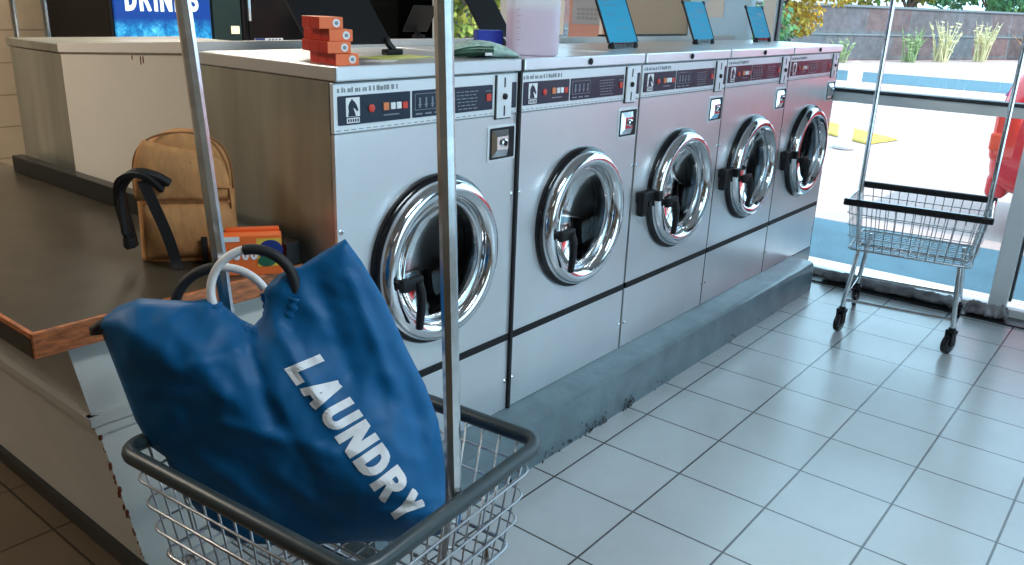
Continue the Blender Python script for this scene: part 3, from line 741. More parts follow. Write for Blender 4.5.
def back(u, v):
    p = Vector((u, v)); d = edge_d(p) if inside(p) else 0
    s = math.sqrt(max(0, 1-(1-min(1, d/0.12))**2))
    low = 0.05+0.09*max(0, 1-v/0.5)
    return s*low+min(1, d/0.05)*0.008*noise.noise(Vector((u*8, v*8, 7)))
BK = Vector((0.67, 0.70, -0.12)).normalized()
def bag_pt(u, v, extra=0.0):
    return A0+E*u+UP*v+WV*(front(u, v)+extra)
BAG = empty('laundry_bag', (-0.38, -0.42, 0.44)); tag(BAG, 'large blue nylon bag with white LAUNDRY lettering standing in the cart', 'laundry bag')
inv = Matrix.Translation(-Vector(BAG.location))
pts = []; edges = []
res_ = []
for i, p in enumerate(OV):
    q = OV[(i+1) % len(OV)]; n = max(1, int((q-p).length/0.012))
    for j in range(n): res_.append(p.lerp(q, j/n))
pts = res_[:]; nb = len(pts); edges = [(i, (i+1) % nb) for i in range(nb)]
st = 0.0095; v = 0.03
while v < 0.68:
    u = -0.15
    while u < 0.6:
        p = Vector((u+(st/2 if int(v/st) % 2 else 0), v))
        if inside(p) and edge_d(p) > 0.006: pts.append(p)
        u += st
    v += st
r = delaunay_2d_cdt(pts, edges, [list(range(nb))], 1, 1e-6)
vs, fs = r[0], r[2]
b = BM()
ring_n = {}
def on_edge(p): return edge_d(p) < 1e-4
fr = [b.verts.new(bag_pt(p.x, p.y)) if not on_edge(p) else b.verts.new(A0+E*p.x+UP*p.y) for p in vs]
bk = [fr[i] if on_edge(p) else b.verts.new(A0+E*p.x+UP*p.y+BK*back(p.x, p.y)) for i, p in enumerate(vs)]
for f in fs:
    try: b.faces.new([fr[i] for i in f])
    except ValueError: pass
    try: b.faces.new([bk[i] for i in reversed(f)])
    except ValueError: pass
for f in b.faces:
    c = f.calc_center_median()-A0
    if c.dot(E) < -0.118 and c.dot(UP) < 0.52: f.material_index = 1
o = new('bag_body', b, [M['bag'], M['strap']], BAG, smooth='all'); o.matrix_parent_inverse = inv
# lettering
TX = [(0.212, 0.404), (0.424, 0.088), (0.279, 0.434), (0.476, 0.128)]
B0, B1, T0, T1 = [Vector(p) for p in TX]
b = BM(); word(b, 'LAUNDRY', lambda s, q: (lambda p: bag_pt(p.x, p.y, 0.0015))((B0.lerp(B1, s)).lerp(T0.lerp(T1, s), q)), gap=0.10, t=0.24, lift=WV*0.0005)
o = new('lettering', b, M['bag_text'], BAG); o.matrix_parent_inverse = inv; o['label'] = 'white word LAUNDRY printed on the bag'
# ring handles (full hoops, lower part running inside the fabric sleeve)
def hoop(c, ru, rv, depth, a_white, a_black, tilt=0.0, r=0.0085):
    c = Vector(c)
    def P(a):
        a = math.radians(a); return A0+E*(c.x+ru*math.cos(a))+UP*(c.y+rv*math.sin(a))+WV*(depth+tilt*math.sin(a))
    out = []
    for (a0, a1), m_, rad, nm in ((a_white, M['white_plastic'], r, 'ring_handle'), (a_black, M['foam'], r*1.25, 'foam_grip')):
        b = BM(); tube(b, [P(a0+(a1-a0)*i/28) for i in range(29)], rad, 10)
        out.append(new(nm, b, m_, BAG, smooth='all')); out[-1].matrix_parent_inverse = inv
    return P
Pf = hoop((0.157, 0.560), 0.080, 0.082, 0.012, (100, 215), (-8, 102))
Pb = hoop((0.093, 0.535), 0.092, 0.082, -0.055, (28, 92), (90, 190))
# fabric sleeve gathered round the front hoop
b = BM(); sp_ = []
for i in range(41):
    a = 198+i*(352-198)/40; sp_.append(Pf(a))
tube(b, sp_, [0.0155+0.002*math.sin(i*2.1) for i in range(41)], 12)
o = new('handle_sleeve', b, M['bag'], BAG, smooth='all'); o.matrix_parent_inverse = inv
b = BM(); sp_ = [Pb(-95+i*(24+95)/30) for i in range(31)]
tube(b, sp_, [0.014+0.0015*math.sin(i*2.1) for i in range(31)], 12)
o = new('handle_sleeve', b, M['bag'], BAG, smooth='all'); o.matrix_parent_inverse = inv

# ================================================================ BACKPACK on the counter
BPx, BPy = -0.186, 0.375
BP = empty('backpack', (BPx, BPy, ZTAB+0.001), math.radians(-35)); tag(BP, 'small tan canvas backpack with black straps standing on the dark counter', 'backpack')
# local: x to the right (seen from the camera), -y toward the camera
def pack_section(z, H=0.335):
    f = z/H
    hw = 0.122*(1-0.06*f) if f < 0.55 else 0.122*0.967*math.sqrt(max(0.0, 1-((f-0.55)/0.452)**2.6))
    dp = 0.062*(1-0.25*f)*(1 if f < 0.8 else math.sqrt(max(0, 1-((f-0.8)/0.202)**2))*0.7+0.3)
    return max(hw, 0.004), max(dp, 0.004)
b = BM(); rings = []; n = 40; H = 0.335
zs = [0.0, 0.004, 0.015]+[0.03+i*(H-0.03)/22 for i in range(22)]+[H-0.006, H-0.001]
for z in zs:
    hw, dp = pack_section(min(z, H)); k = 0.93 if z < 0.003 else 1
    ring = []
    for i in range(n):
        a = 2*PI*i/n; c, s_ = math.cos(a), math.sin(a); e_ = 0.5
        x = math.copysign(abs(c)**e_, c)*hw*k; y = math.copysign(abs(s_)**e_, s_)*dp*k
        w = 0.004*noise.noise(Vector((x*16, y*16, z*14)))
        ring.append(b.verts.new((x*(1+w*4), y+w, z)))
    rings.append(ring)
for a, c in zip(rings, rings[1:]):
    for i in range(n): b.faces.new((a[i], a[(i+1) % n], c[(i+1) % n], c[i]))
b.faces.new(rings[0]); b.faces.new(rings[-1])
new('pack_body', b, M['pack'], BP, smooth='all')
# flap: bulging upper front piece and front pocket
b = BM(); n = 24; rows = []
for j in range(13):
    f = j/12; z = 0.165+0.13*f; row = []
    for i in range(n+1):
        g = -1+2*i/n; hw, dp = pack_section(z); x = g*hw*0.97-0.004
        y = -dp-0.004-0.022*(1-abs(g)**3)*math.sin(PI*min(1, (1-f)*0.75+0.12))+0.004*noise.noise(Vector((x*22, z*22, 2)))
        row.append(b.verts.new((x, y, z-0.02*g*f)))
    rows.append(row)
for a, c in zip(rows, rows[1:]):
    for i in range(n): b.faces.new((a[i], a[i+1], c[i+1], c[i]))
r = bmesh.ops.extrude_face_region(b, geom=b.faces[:])
for v_ in [g for g in r['geom'] if isinstance(g, bmesh.types.BMVert)]: v_.co.y += 0.012
new('flap', b, M['pack'], BP, smooth='all')
b = BM(); rows = []
for j in range(13):
    f = j/12; z = 0.012+0.140*f; row = []
    for i in range(n+1):
        g = -1+2*i/n; hw, dp = pack_section(z); x = g*hw*0.90+0.004
        y = -dp-0.003-0.022*(1-abs(g)**4)*(1-abs(2*f-1)**4)
        row.append(b.verts.new((x, y, z)))
    rows.append(row)
for a, c in zip(rows, rows[1:]):
    for i in range(n): b.faces.new((a[i], a[i+1], c[i+1], c[i]))
r = bmesh.ops.extrude_face_region(b, geom=b.faces[:])
for v_ in [g for g in r['geom'] if isinstance(g, bmesh.types.BMVert)]: v_.co.y += 0.012
new('front_pocket', b, M['pack'], BP, smooth='all')
b = BM()
arc_ = []
for i in range(41):
    f = -1+2*i/40; 
    z = 0.19+0.14*math.cos(f*PI/2)**0.55 if abs(f) < 1 else 0.19
    hw, dp = pack_section(min(z, 0.332)); arc_.append((math.copysign(min(1, abs(math.sin(f*PI/2))**0.8), f)*0.118 if True else 0, -dp*0.95, min(z, 0.331)))
tube(b, arc_, 0.0032, 6); tube(b, [(0.02, -0.068, 0.262), (0.07, -0.066, 0.225), (0.112, -0.05, 0.20)], 0.003, 6)
tube(b, [(0.075, -0.072, 0.195), (0.108, -0.062, 0.192), (0.11, -0.062, 0.14)], 0.0022, 6)
new('piping', b, M['pack_dark'], BP, smooth='all')
# shoulder strap looping over the left shoulder, hanging webbing
def ribbon(bm, pts, w, th, wdir=Vector((1, 0, 0))):
    pts = [Vector(p) for p in pts]; rings = []
    for i, p in enumerate(pts):
        t_ = (pts[min(i+1, len(pts)-1)]-pts[max(i-1, 0)]).normalized()
        wd = (wdir-t_*wdir.dot(t_)).normalized(); nn = t_.cross(wd)
        ww = w[i] if isinstance(w, list) else w
        rings.append([bm.verts.new(p+wd*a*ww/2+nn*c*th/2) for a, c in ((-1, -1), (1, -1), (1, 1), (-1, 1))])
    for a, c in zip(rings, rings[1:]):
        for k in range(4): bm.faces.new((a[k], a[(k+1) % 4], c[(k+1) % 4], c[k]))
    bm.faces.new(rings[0][::-1]); bm.faces.new(rings[-1])
def smooth_path(P, n=8):
    P = [Vector(p) for p in P]; out = []
    for i in range(len(P)-1):
        p0, p1, p2, p3 = P[max(i-1, 0)], P[i], P[i+1], P[min(i+2, len(P)-1)]
        for j in range(n):
            t_ = j/n; out.append(0.5*((2*p1)+(p2-p0)*t_+(2*p0-5*p1+4*p2-p3)*t_*t_+(3*p1-p0-3*p2+p3)*t_**3))
    out.append(P[-1]); return out
b = BM(); pth = smooth_path([(-0.045, -0.088, 0.205), (-0.070, -0.105, 0.235), (-0.105, -0.105, 0.245), (-0.140, -0.085, 0.225), (-0.150, -0.065, 0.17), (-0.142, -0.060, 0.10), (-0.135, -0.060, 0.045)])
ribbon(b, pth, [0.036]*len(pth), 0.012, Vector((0.5, 1, 0.2)).normalized())
tube(b, smooth_path([(-0.03, -0.092, 0.215), (-0.065, -0.098, 0.238), (-0.11, -0.098, 0.242), (-0.142, -0.08, 0.205)]), 0.016, 8, flat=0.7)
tube(b, smooth_path([(-0.143, -0.075, 0.215), (-0.148, -0.07, 0.16), (-0.146, -0.065, 0.085)]), 0.019, 8, flat=0.6)
box(b, -0.155, -0.125, -0.075, -0.045, 0.045, 0.075, bev=0.006)
new('shoulder_strap', b, M['strap'], BP, smooth=True)
b = BM(); pth = smooth_path([(-0.088, -0.112, 0.228), (-0.066, -0.114, 0.16), (-0.045, -0.112, 0.09), (-0.030, -0.112, 0.02), (-0.026, -0.125, -0.0)]); ribbon(b, pth, 0.027, 0.003)
new('strap_webbing', b, M['strap'], BP)
b = BM(); box(b, 0.032, 0.048, -0.098, -0.092, 0.0, 0.075, bev=0.002); tube(b, smooth_path([(0.075, -0.105, 0.0), (0.072, -0.105, 0.05), (0.090, -0.10, 0.088), (0.125, -0.09, 0.075), (0.14, -0.085, 0.05)]), 0.0028, 6)
new('cord_loop', b, M['strap'], BP, smooth=True)

# ================================================================ ORANGE WIPES CARTON on counter by backpack
t = empty('detergent_carton', (-0.158, 0.145, ZTAB+0.001), math.radians(-36)); tag(t, 'orange carton with white round lettering lying on the counter behind the bag handles', 'carton')
b = BM(); box(b, -0.075, 0.075, -0.028, 0.012, 0.0, 0.102, bev=0.002); new('box', b, M['orange_face'], t)
b = BM(); box(b, -0.073, -0.025, -0.0295, -0.0275, 0.088, 0.100); word(b, '000', lambda s, q: Vector((-0.042+s*0.058, -0.0300, 0.040+q*0.028)), gap=0.12); new('print', b, M['white_print'], t)
b = BM(); n = 24
c_ = [b.verts.new((0.048+0.030*math.cos(2*PI*k/n), -0.0294, 0.062+0.028*math.sin(2*PI*k/n))) for k in range(n)]; b.faces.new(c_)
new('print', b, M['navy'], t)
b = BM(); box(b, 0.015, 0.074, -0.0290, -0.0280, 0.022, 0.094); new('print', b, M['yellow'], t)
b = BM(); c_ = [b.verts.new((0.038+0.022*math.cos(2*PI*k/n), -0.0300, 0.036+0.014*math.sin(2*PI*k/n))) for k in range(n)]; b.faces.new(c_); new('print', b, M['green_print'], t)
t = empty('detergent_carton', (-0.142, 0.167, ZTAB+0.001), math.radians(-36)); tag(t, 'second orange carton standing right behind the lettered one on the counter', 'carton')
b = BM(); box(b, -0.060, 0.070, -0.012, 0.014, 0.0, 0.108, bev=0.002); new('box', b, M['orange'], t)
b = BM(); box(b, 0.0695, 0.0705, -0.008, 0.010, 0.006, 0.102); new('print', b, M['red_and_shaded_carton'], t)

# ================================================================ STACK OF ORANGE BOXES on washer 1
def small_box(loc, rz, lab, w=0.062, d=0.048, hh=0.0272):
    t = empty('detergent_box', loc, rz); tag(t, lab, 'detergent box', 'orange detergent boxes stacked on the first washer')
    b = BM(); box(b, -w/2, w/2, -d/2, d/2, 0, hh, bev=0.0015, mi=0)
    for f in b.faces:
        if f.calc_center_median().x < -w/2+0.001: f.material_index = 1  # left face: shade put into the colour as a darker red
    new('box', b, [M['orange_face'], M['red_and_shaded_carton']], t)
    b = BM(); n = 20; yy = -d/2-0.0004
    o_ = [b.verts.new((w*0.22+0.0095*math.cos(2*PI*k/n), yy, hh/2+0.0095*math.sin(2*PI*k/n))) for k in range(n)]; b.faces.new(o_)
    new('round_logo', b, M['white_print'], t)
    b = BM(); o_ = [b.verts.new((w*0.22+0.005*math.cos(2*PI*k/n), yy-0.0003, hh/2+0.0045*math.sin(2*PI*k/n))) for k in range(n)]; b.faces.new(o_); new('logo_centre', b, M['print_grey'], t)
    return t
rz = math.radians(-14)
dy = Vector((-math.sin(rz), math.cos(rz), 0))
base = [(0.048, 0.018), (0.026, 0.020), (0.034, 0.022), (0.010, 0.028)]
lay = ['bottom', 'second', 'third', 'top']
for k, (bx_, by_) in enumerate(base):
    ncol = 3 if k < 3 else 2
    for j in range(ncol):
        p = Vector((bx_, by_, ZT+0.0005+k*0.0278))+dy*0.0488*j
        pos = 'front' if j == 0 else ('rear' if j == ncol-1 else 'middle')
        small_box(tuple(p), rz, '%s small orange box in the %s layer of the stack on the first washer' % (pos, lay[k]))

# ================================================================ SIGN HOLDERS, JUG, PACKET, PAPERS on the lids
def sign(loc, rz, w, hgt, lean, face, back_m, lab, frame=True, printed=True):
    t = empty('sign_holder', loc, rz); tag(t, lab, 'sign holder', 'tilted sign holders on the washer lids')
    R = Matrix.Rotation(-lean, 4, 'X')
    def T_(bm): bmesh.ops.transform(bm, matrix=Matrix.Translation((0, 0, 0.022)) @ R, verts=bm.verts[:])
    b = BM(); box(b, -w/2+0.004, w/2-0.004, -0.0025, -0.0005, 0, hgt, bev=0.0); T_(b); new('sheet', b, face, t)
    b = BM(); box(b, -w/2+0.001, w/2-0.001, -0.0003, 0.0025, 0, hgt); T_(b); new('backing', b, back_m, t)
    for s in (-1, 1):
        b = BM(); box(b, s*w/2-0.004, s*w/2+0.004, -0.004, 0.004, 0, hgt+0.004, bev=0.001); box(b, s*w/2-0.010, s*w/2+0.010, -0.006, 0.004, hgt-0.012, hgt+0.005, bev=0.002)
        T_(b); new('side_rail', b, M['black'], t)
    for s in (-1, 1):
        b = BM(); lathe(b, [(0.004, 0.0), (0.013, 0.001), (0.015, 0.010), (0.012, 0.022), (0.004, 0.026)], (s*w*0.40, 0, 0), axis='Z', n=16, cap_last=True); new('foot', b, M['black'], t, smooth=True)
    b = BM(); box(b, -w*0.34, w*0.34, -0.006, 0.004, 0.0, 0.023); new('stand', b, M['acrylic'], t)
    if printed:
        b = BM(); random.seed(int(w*1000))
        for z0, x0, x1 in ((0.78, -.1, .75), (0.74, .05, .7), (0.70, 0.1, .7), (0.66, -.72, -.3), (0.60, -.7, .2), (0.45, -.6, -.2), (0.36, .1, .4), (0.22, -.2, .5)):
            x = x0
            while x < x1: ww = random.uniform(.05, .14); box(b, x*w/2, (x+ww)*w/2, -0.0032, -0.0026, z0*hgt, z0*hgt+0.004); x += ww+.04
        T_(b); new('print', b, M['sheet_print'], t)
    return t
sign((1.635, 0.205, ZT+0.001), math.radians(3), 0.235, 0.25, math.radians(24), M['sheet'], M['acrylic'], 'largest blue tilted sign, standing on the rear of the second washer lid')
sign((2.50, 0.29, ZT+0.001), math.radians(2), 0.225, 0.185, math.radians(24), M['sheet'], M['acrylic'], 'medium blue tilted sign on the third and fourth washer lids')
sign((3.24, 0.31, ZT+0.001), math.radians(0), 0.215, 0.175, math.radians(24), M['sheet'], M['acrylic'], 'smallest blue tilted sign, nearest the shop window')
# black signs: a dark reflection is put into the plate colour
def black_sign(loc, rz, w, hgt, lean, lab, shift=0.0):
    t = empty('sign_holder', loc, rz); tag(t, lab, 'sign holder', 'tilted sign holders on the washer lids')
    R = Matrix.Rotation(-lean, 4, 'X'); TM = Matrix.Translation((0, 0, 0.03)) @ R
    b = BM(); box(b, -w/2+shift, w/2+shift, -0.004, 0.004, 0, hgt, bev=0.003); bmesh.ops.transform(b, matrix=TM, verts=b.verts[:]); new('plate', b, M['black'], t)
    b = BM(); tube(b, smooth_path([(0.0, 0, 0.045), (0.0, -0.01, 0.03), (0.012, -0.02, 0.012)]), 0.010, 8); box(b, -0.02, 0.04, -0.03, 0.0, 0.0, 0.016, bev=0.003); new('foot', b, M['black'], t, smooth=True)
    return t
black_sign((0.415, 0.26, ZT+0.001), math.radians(0), 0.30, 0.30, math.radians(40), 'large black sign rising behind the orange boxes', -0.13)
black_sign((1.60, 1.34, 1.3245), math.radians(0), 0.16, 0.14, math.radians(-32), 'smaller black tilted sign between orange boxes and cart post')
black_sign((1.245, 0.53, ZT+0.001), math.radians(0), 0.17, 0.26, math.radians(36), 'black tilted sign standing left of the pink jug')

# jug
JX, JY = 0.872, 0.075
t = empty('detergent_jug', (JX, JY, ZT+0.001), math.radians(-38)); tag(t, 'tall translucent jug of pink liquid on the second washer', 'jug')
def rrz(bm, prof, e_=0.35, n=32, mi=0, cap=True):
    rings = []
    for z, w, d in prof:
        ring = []
        for i in range(n):
            a = 2*PI*i/n; c, s_ = math.cos(a), math.sin(a)
            ring.append(bm.verts.new((math.copysign(abs(c)**e_, c)*w, math.copysign(abs(s_)**e_, s_)*d, z)))
        rings.append(ring)
    for a, c in zip(rings, rings[1:]):
        for i in range(n): bm.faces.new((a[i], a[(i+1) % n], c[(i+1) % n], c[i]))
    if cap: bm.faces.new(rings[0][::-1]); bm.faces.new(rings[-1])
b = BM(); rrz(b, [(0.0, 0.070, 0.050), (0.006, 0.078, 0.056), (0.03, 0.079, 0.057), (0.19, 0.079, 0.057), (0.235, 0.076, 0.054), (0.27, 0.05, 0.045), (0.285, 0.022, 0.022), (0.30, 0.021, 0.021)]); new('jug_body', b, M['jug'], t, smooth='all')
b = BM(); rrz(b, [(0.004, 0.070, 0.050), (0.010, 0.0755, 0.0535), (0.142, 0.0755, 0.0535)]); new('liquid', b, M['liquid'], t, smooth=True)
b = BM(); lathe(b, [(0.026, 0.292), (0.026, 0.325), (0.020, 0.330)], (0, 0, 0), axis='Z', n=24, cap_last=True); new('cap', b, M['navy'], t)
b = BM(); tube(b, smooth_path([(0.025, -0.03, 0.268), (0.04, -0.062, 0.245), (0.04, -0.066, 0.20), (0.04, -0.056, 0.185)]), 0.009, 8); new('handle', b, M['jug'], t, smooth='all')
b = BM()
for i in range(7): box(b, -0.066, -0.058+(0.004 if i % 2 else 0), -0.0585, -0.0575, 0.03+i*0.018, 0.0312+i*0.018)
new('level_marks', b, M['print_grey'], t)

# foil packet + blue box + papers
t = empty('snack_packet', (0.615, 0.075, ZT+0.001), math.radians(-30)); tag(t, 'green and pale foil packet lying on the first washer lid beside the jug', 'packet')
b = BM(); rings = []
nseg = 26
for i in range(nseg+1):
    f = i/nseg; x = -0.12+0.24*f; hh = 0.003+0.021*math.sin(PI*min(1, f*1.02))**0.6; dd = 0.045+0.012*math.sin(PI*f); ring = []
    for k in range(14):
        a = 2*PI*k/14; ring.append(b.verts.new((x, math.cos(a)*dd, 0.028*0+hh+math.sin(a)*hh*(1+0.12*noise.noise(Vector((f*9, k, 0)))))))
    rings.append(ring)
for i, (a, c) in enumerate(zip(rings, rings[1:])):
    for k in range(14):
        f = b.faces.new((a[k], a[(k+1) % 14], c[(k+1) % 14], c[k]))
        f.material_index = 1 if (i > 15 or (k in (2, 3, 4, 5) )) else 0
b.faces.new(rings[0]); b.faces.new(rings[-1])
new('packet_body', b, [M['green_bag'], M['pale_bag']], t, smooth='all')
b = BM(); box(b, 0.0, 0.022, -0.0585, -0.055, 0.008, 0.016); new('print', b, M['white_print'], t)
t = empty('detergent_box', (0.795, 0.185, ZT+0.001), math.radians(-30)); tag(t, 'blue box tucked between the foil packet and the jug', 'detergent box')
b = BM(); box(b, -0.05, 0.035, -0.022, 0.022, 0, 0.072, bev=0.002); new('box', b, M['blue_box'], t)
b = BM(); box(b, -0.02, 0.03, -0.0232, -0.0222, 0.01, 0.03); new('print', b, M['sheet'], t)
b = BM()
def sheet_of(bm, x, y, w, d, rz, z=0.0008):
    c, s_ = math.cos(rz), math.sin(rz)
    P = [(x+c*a-s_*e, y+s_*a+c*e) for a, e in ((-w, -d), (w, -d), (w, d), (-w, d))]
    hexa(bm, [(p[0], p[1], ZT+z) for p in P]+[(p[0], p[1], ZT+z+0.0012) for p in P])
sheet_of(b, 0.36, 0.16, 0.11, 0.055, 0.1); o = new('paper_leaflet', b, M['note'], None); tag(o, 'yellow green printed leaflet on the first washer lid beside the black foot', 'leaflet')
b = BM(); sheet_of(b, 0.21, 0.06, 0.04, 0.025, 0.3); o = new('paper_leaflet', b, M['paper'], None); tag(o, 'small white paper scrap right of the orange boxes', 'leaflet')
b = BM(); sheet_of(b, 1.00, 0.14, 0.05, 0.04, 0.1); o = new('paper_leaflet', b, M['note'], None); tag(o, 'yellow note right of the pink jug', 'leaflet')
b = BM(); sheet_of(b, 1.27, 0.12, 0.075, 0.04, 0.05); o = new('paper_leaflet', b, M['paper'], None); tag(o, 'white slip in front of the largest blue sign', 'leaflet')
# papers fixed to boards and door
t = empty('wall_poster', (XW-0.032, 1.70, 1.38)); tag(t, 'grey notice poster on the salmon board', 'poster')
b = BM(); box(b, -0.004, 0, -0.10, 0.13, 0.0, 0.4); new('sheet', b, M['grey_poster'], t)
b = BM()
for j in range(3):
    for k in range(5): box(b, -0.0055, -0.0042, -0.075+k*0.035, -0.05+k*0.035, 0.03+j*0.028, 0.048+j*0.028)
n = 20; 
new('print', b, M['print_grey'], t)
b = BM(); box(b, XW-0.036, XW-0.032, 0.72, 0.83, 1.46, 1.72); o = new('wall_notice', b, M['paper'], None); tag(o, 'white paper notice on the pale door panel', 'notice')
t = empty('window_flyer', (XW-0.02, 1.98, 1.30)); tag(t, 'tall white flyer with yellow spot in the window behind the jug', 'flyer')
b = BM(); box(b, 0, 0.004, -0.07, 0.07, 0.0, 0.5); new('sheet', b, M['paper'], t)
b = BM(); box(b, -0.0015, -0.0002, -0.03, 0.04, 0.20, 0.26); new('print', b, M['yellow'], t)
t = empty('napkin_holder', (3.2, 1.27, 1.3298)); tag(t, 'white folded napkin holder on the bulkhead cap in front of the salmon board', 'holder')
b = BM()
box(b, -0.05, 0.05, -0.05, 0.05, 0.0, 0.10, bev=0.003); new('box', b, M['cap_white'], t)
b = BM(); box(b, -0.053, -0.0505, -0.02, 0.02, 0.01, 0.10); new('slot', b, M['pink_board'], t)

# ================================================================ VENDING MACHINES at the back wall
def vending(x0, x1, label, kind):
    t = empty('vending_machine', ((x0+x1)/2, 3.95, 0)); tag(t, label, 'vending machine', 'vending machines along the back wall'); w = (x1-x0)/2
    b = BM(); box(b, -w, w, -0.42, 0.43, 0.06, 1.88, bev=0.01); new('case', b, M['black'], t)
    b = BM()
    for sx in (-1, 1):
        for sy in (-1, 1): box(b, sx*(w-0.08)-0.03, sx*(w-0.08)+0.03, sy*0.35-0.03, sy*0.35+0.03, 0, 0.06)
    new('foot', b, M['black'], t)
    return t, w
t, w = vending(1.225, 2.125, 'vending machine with a lit blue icy DRINKS front', 'drinks')
b = BM(); box(b, -w+0.02, w-0.245, -0.445, -0.421, 0.25, 1.80, bev=0.005); pn = new('lit_front', b, M['ice'], t)
b = BM(); word(b, 'DRINKS', lambda s, q: Vector((-w+0.085+s*0.49, -0.4455, 1.37+q*0.145)), gap=0.10, t=0.2); new('lettering', b, M['word_lit'], t)
b = BM(); box(b, w-0.225, w-0.02, -0.445, -0.421, 0.25, 1.80, bev=0.005); cp = new('coin_panel', b, M['teal_case'], t)
b = BM(); box(b, w-0.10, w-0.04, -0.452, -0.445, 1.235, 1.285); new('bill_slot', b, M['vend_light'], cp)
t, w = vending(2.135, 2.95, 'dark vending machine right of the lit one with a blue and white sticker low down', 'plain')
b = BM(); box(b, -w+0.04, w-0.04, -0.44, -0.421, 0.3, 1.75, bev=0.005); new('dark_front', b, M['black_gloss'], t)
b = BM(); box(b, -w+0.07, -w+0.30, -0.447, -0.4405, 1.17, 1.205); new('sticker', b, M['white_print'], t)
b = BM(); box(b, -w+0.07, -w+0.15, -0.449, -0.4472, 1.17, 1.205)
for i in range(4): box(b, -w+0.18+i*0.028, -w+0.195+i*0.028, -0.449, -0.4472, 1.176, 1.20)
new('sticker_print', b, M['navy'], t)
b = BM(); tube(b, [(-w+0.02, -0.47, 1.32), (-w+0.02, -0.47, 1.75)], 0.012, 8); new('handle', b, M['chrome'], t, smooth=True)

# dark baseboard on north wall
b = BM(); box(b, XL, 0.6, YN-0.015, YN, 0, 0.12); struct('baseboard_north', b, M['base_black'])

# ================================================================ rolled towels at the window foot
def towel(path, r, lab, seed):
    b = BM(); P = smooth_path(path, 14); n = 18; rings = []
    for i, p in enumerate(P):
        t_ = (P[min(i+1, len(P)-1)]-P[max(i-1, 0)]).normalized(); x = t_.cross(Vector((0, 0, 1))).normalized(); ring = []
        e_ = min(1, i/4+0.35, (len(P)-1-i)/4+0.35)
        for k in range(n):
            a = 2*PI*k/n; q = r*e_*(1+0.55*noise.noise(Vector((i*0.5+seed, math.cos(a)*1.3, math.sin(a)*1.3)))+0.22*noise.noise(Vector((i*1.1, k*0.9, seed))))
            ring.append(b.verts.new(p+x*math.cos(a)*q*1.25+Vector((0, 0, max(-r*0.8, math.sin(a)*q*0.8)))+Vector((0, 0, r*0.8+0.011))))
        rings.append(ring)
    for a, c in zip(rings, rings[1:]):
        for k in range(n): b.faces.new((a[k], a[(k+1) % n], c[(k+1) % n], c[k]))
    b.faces.new(rings[0]); b.faces.new(rings[-1])
    o = new('rolled_towel', b, M['towel'], None, smooth='all'); tag(o, lab, 'towel', 'draught towels along the window')
towel([(3.545, -0.12, 0), (3.54, -0.4, 0), (3.55, -0.65, 0), (3.54, -0.86, 0)], 0.035, 'long dark rolled towel on the floor at the window foot behind the right cart', 2.0)
towel([(3.53, -0.90, 0), (3.52, -1.0, 0), (3.54, -1.10, 0)], 0.042, 'shorter bunched dark towel end beside the window post', 9.0)

b = BM(); box(b, 3.47, 3.606, -3.9, -0.02, 0.0005, 0.010, bev=0.003)
o = new('rubber_mat_strip', b, M['base_black']); tag(o, 'thin black rubber strip on the floor along the window foot', 'floor strip')
# ================================================================ OUTSIDE
GZ = -0.10
def ground(name, quad, m, z, lab):
    b = BM(); hexa(b, [(x, y, z-0.05) for x, y in quad]+[(x, y, z) for x, y in quad]); o = struct(name, b, m); o['label'] = lab; return o
M['conc'] = mat('concrete', (0.40, 0.29, 0.265), 0.85, var=0.06, vscale=2)
M['conc_white'] = mat('white_concrete', (0.50, 0.47, 0.45), 0.85)
M['ground_blue'] = mat('blue_grey_ground', (0.05, 0.115, 0.155), 0.85, var=0.15, vscale=3)
M['dry_grass'] = mat('dry_grass', (0.42, 0.28, 0.05), 0.95, var=0.3, vscale=12)
ground('floor_outside', [(3.74, -40), (90, -40), (90, 70), (3.74, 70)], M['conc'], GZ-0.01, 'pale sunlit concrete outside the window')
ground('floor_path', [(3.74, -20), (4.35, -20), (4.35, 20), (3.74, 20)], M['conc_white'], GZ, 'white concrete strip along the shop window')
ground('floor_strip', [(4.35, -20), (5.55, -20), (5.55, 20), (4.35, 20)], M['ground_blue'], GZ+0.0, 'blue grey ground strip outside the window')  # band coloured a darker blue grey than the ground on either side
ground('floor_road', [(21.5, -30), (25.5, -30), (25.5, 50), (21.5, 50)], M['ground_blue'], GZ+0.0, 'blue grey road in the distance')
b = BM(); hexa(b, [(10.2, 1.62, GZ), (11.0, 1.45, GZ), (14.2, 5.4, GZ), (13.2, 5.8, GZ), (10.25, 1.66, GZ+0.025), (10.95, 1.5, GZ+0.025), (14.1, 5.3, GZ+0.025), (13.2, 5.7, GZ+0.025)])
o = new('grass_verge', b, M['dry_grass']); tag(o, 'small patch of dry yellow grass beside the white bollard', 'grass', kind='stuff')
# bollard
t = empty('bollard', (9.6, 1.74, GZ)); tag(t, 'white bollard post outside the window', 'bollard')
b = BM(); lathe(b, [(0.085, 0.0), (0.085, 0.98), (0.07, 1.04), (0.03, 1.07)], (0, 0, 0), axis='Z', n=24, cap_last=True); new('post', b, M['white_print'], t, smooth=True)
b = BM(); lathe(b, [(0.13, 0.0), (0.13, 0.03), (0.086, 0.035)], (0, 0, 0), axis='Z', n=24); new('foot_plate', b, M['conc_white'], t)

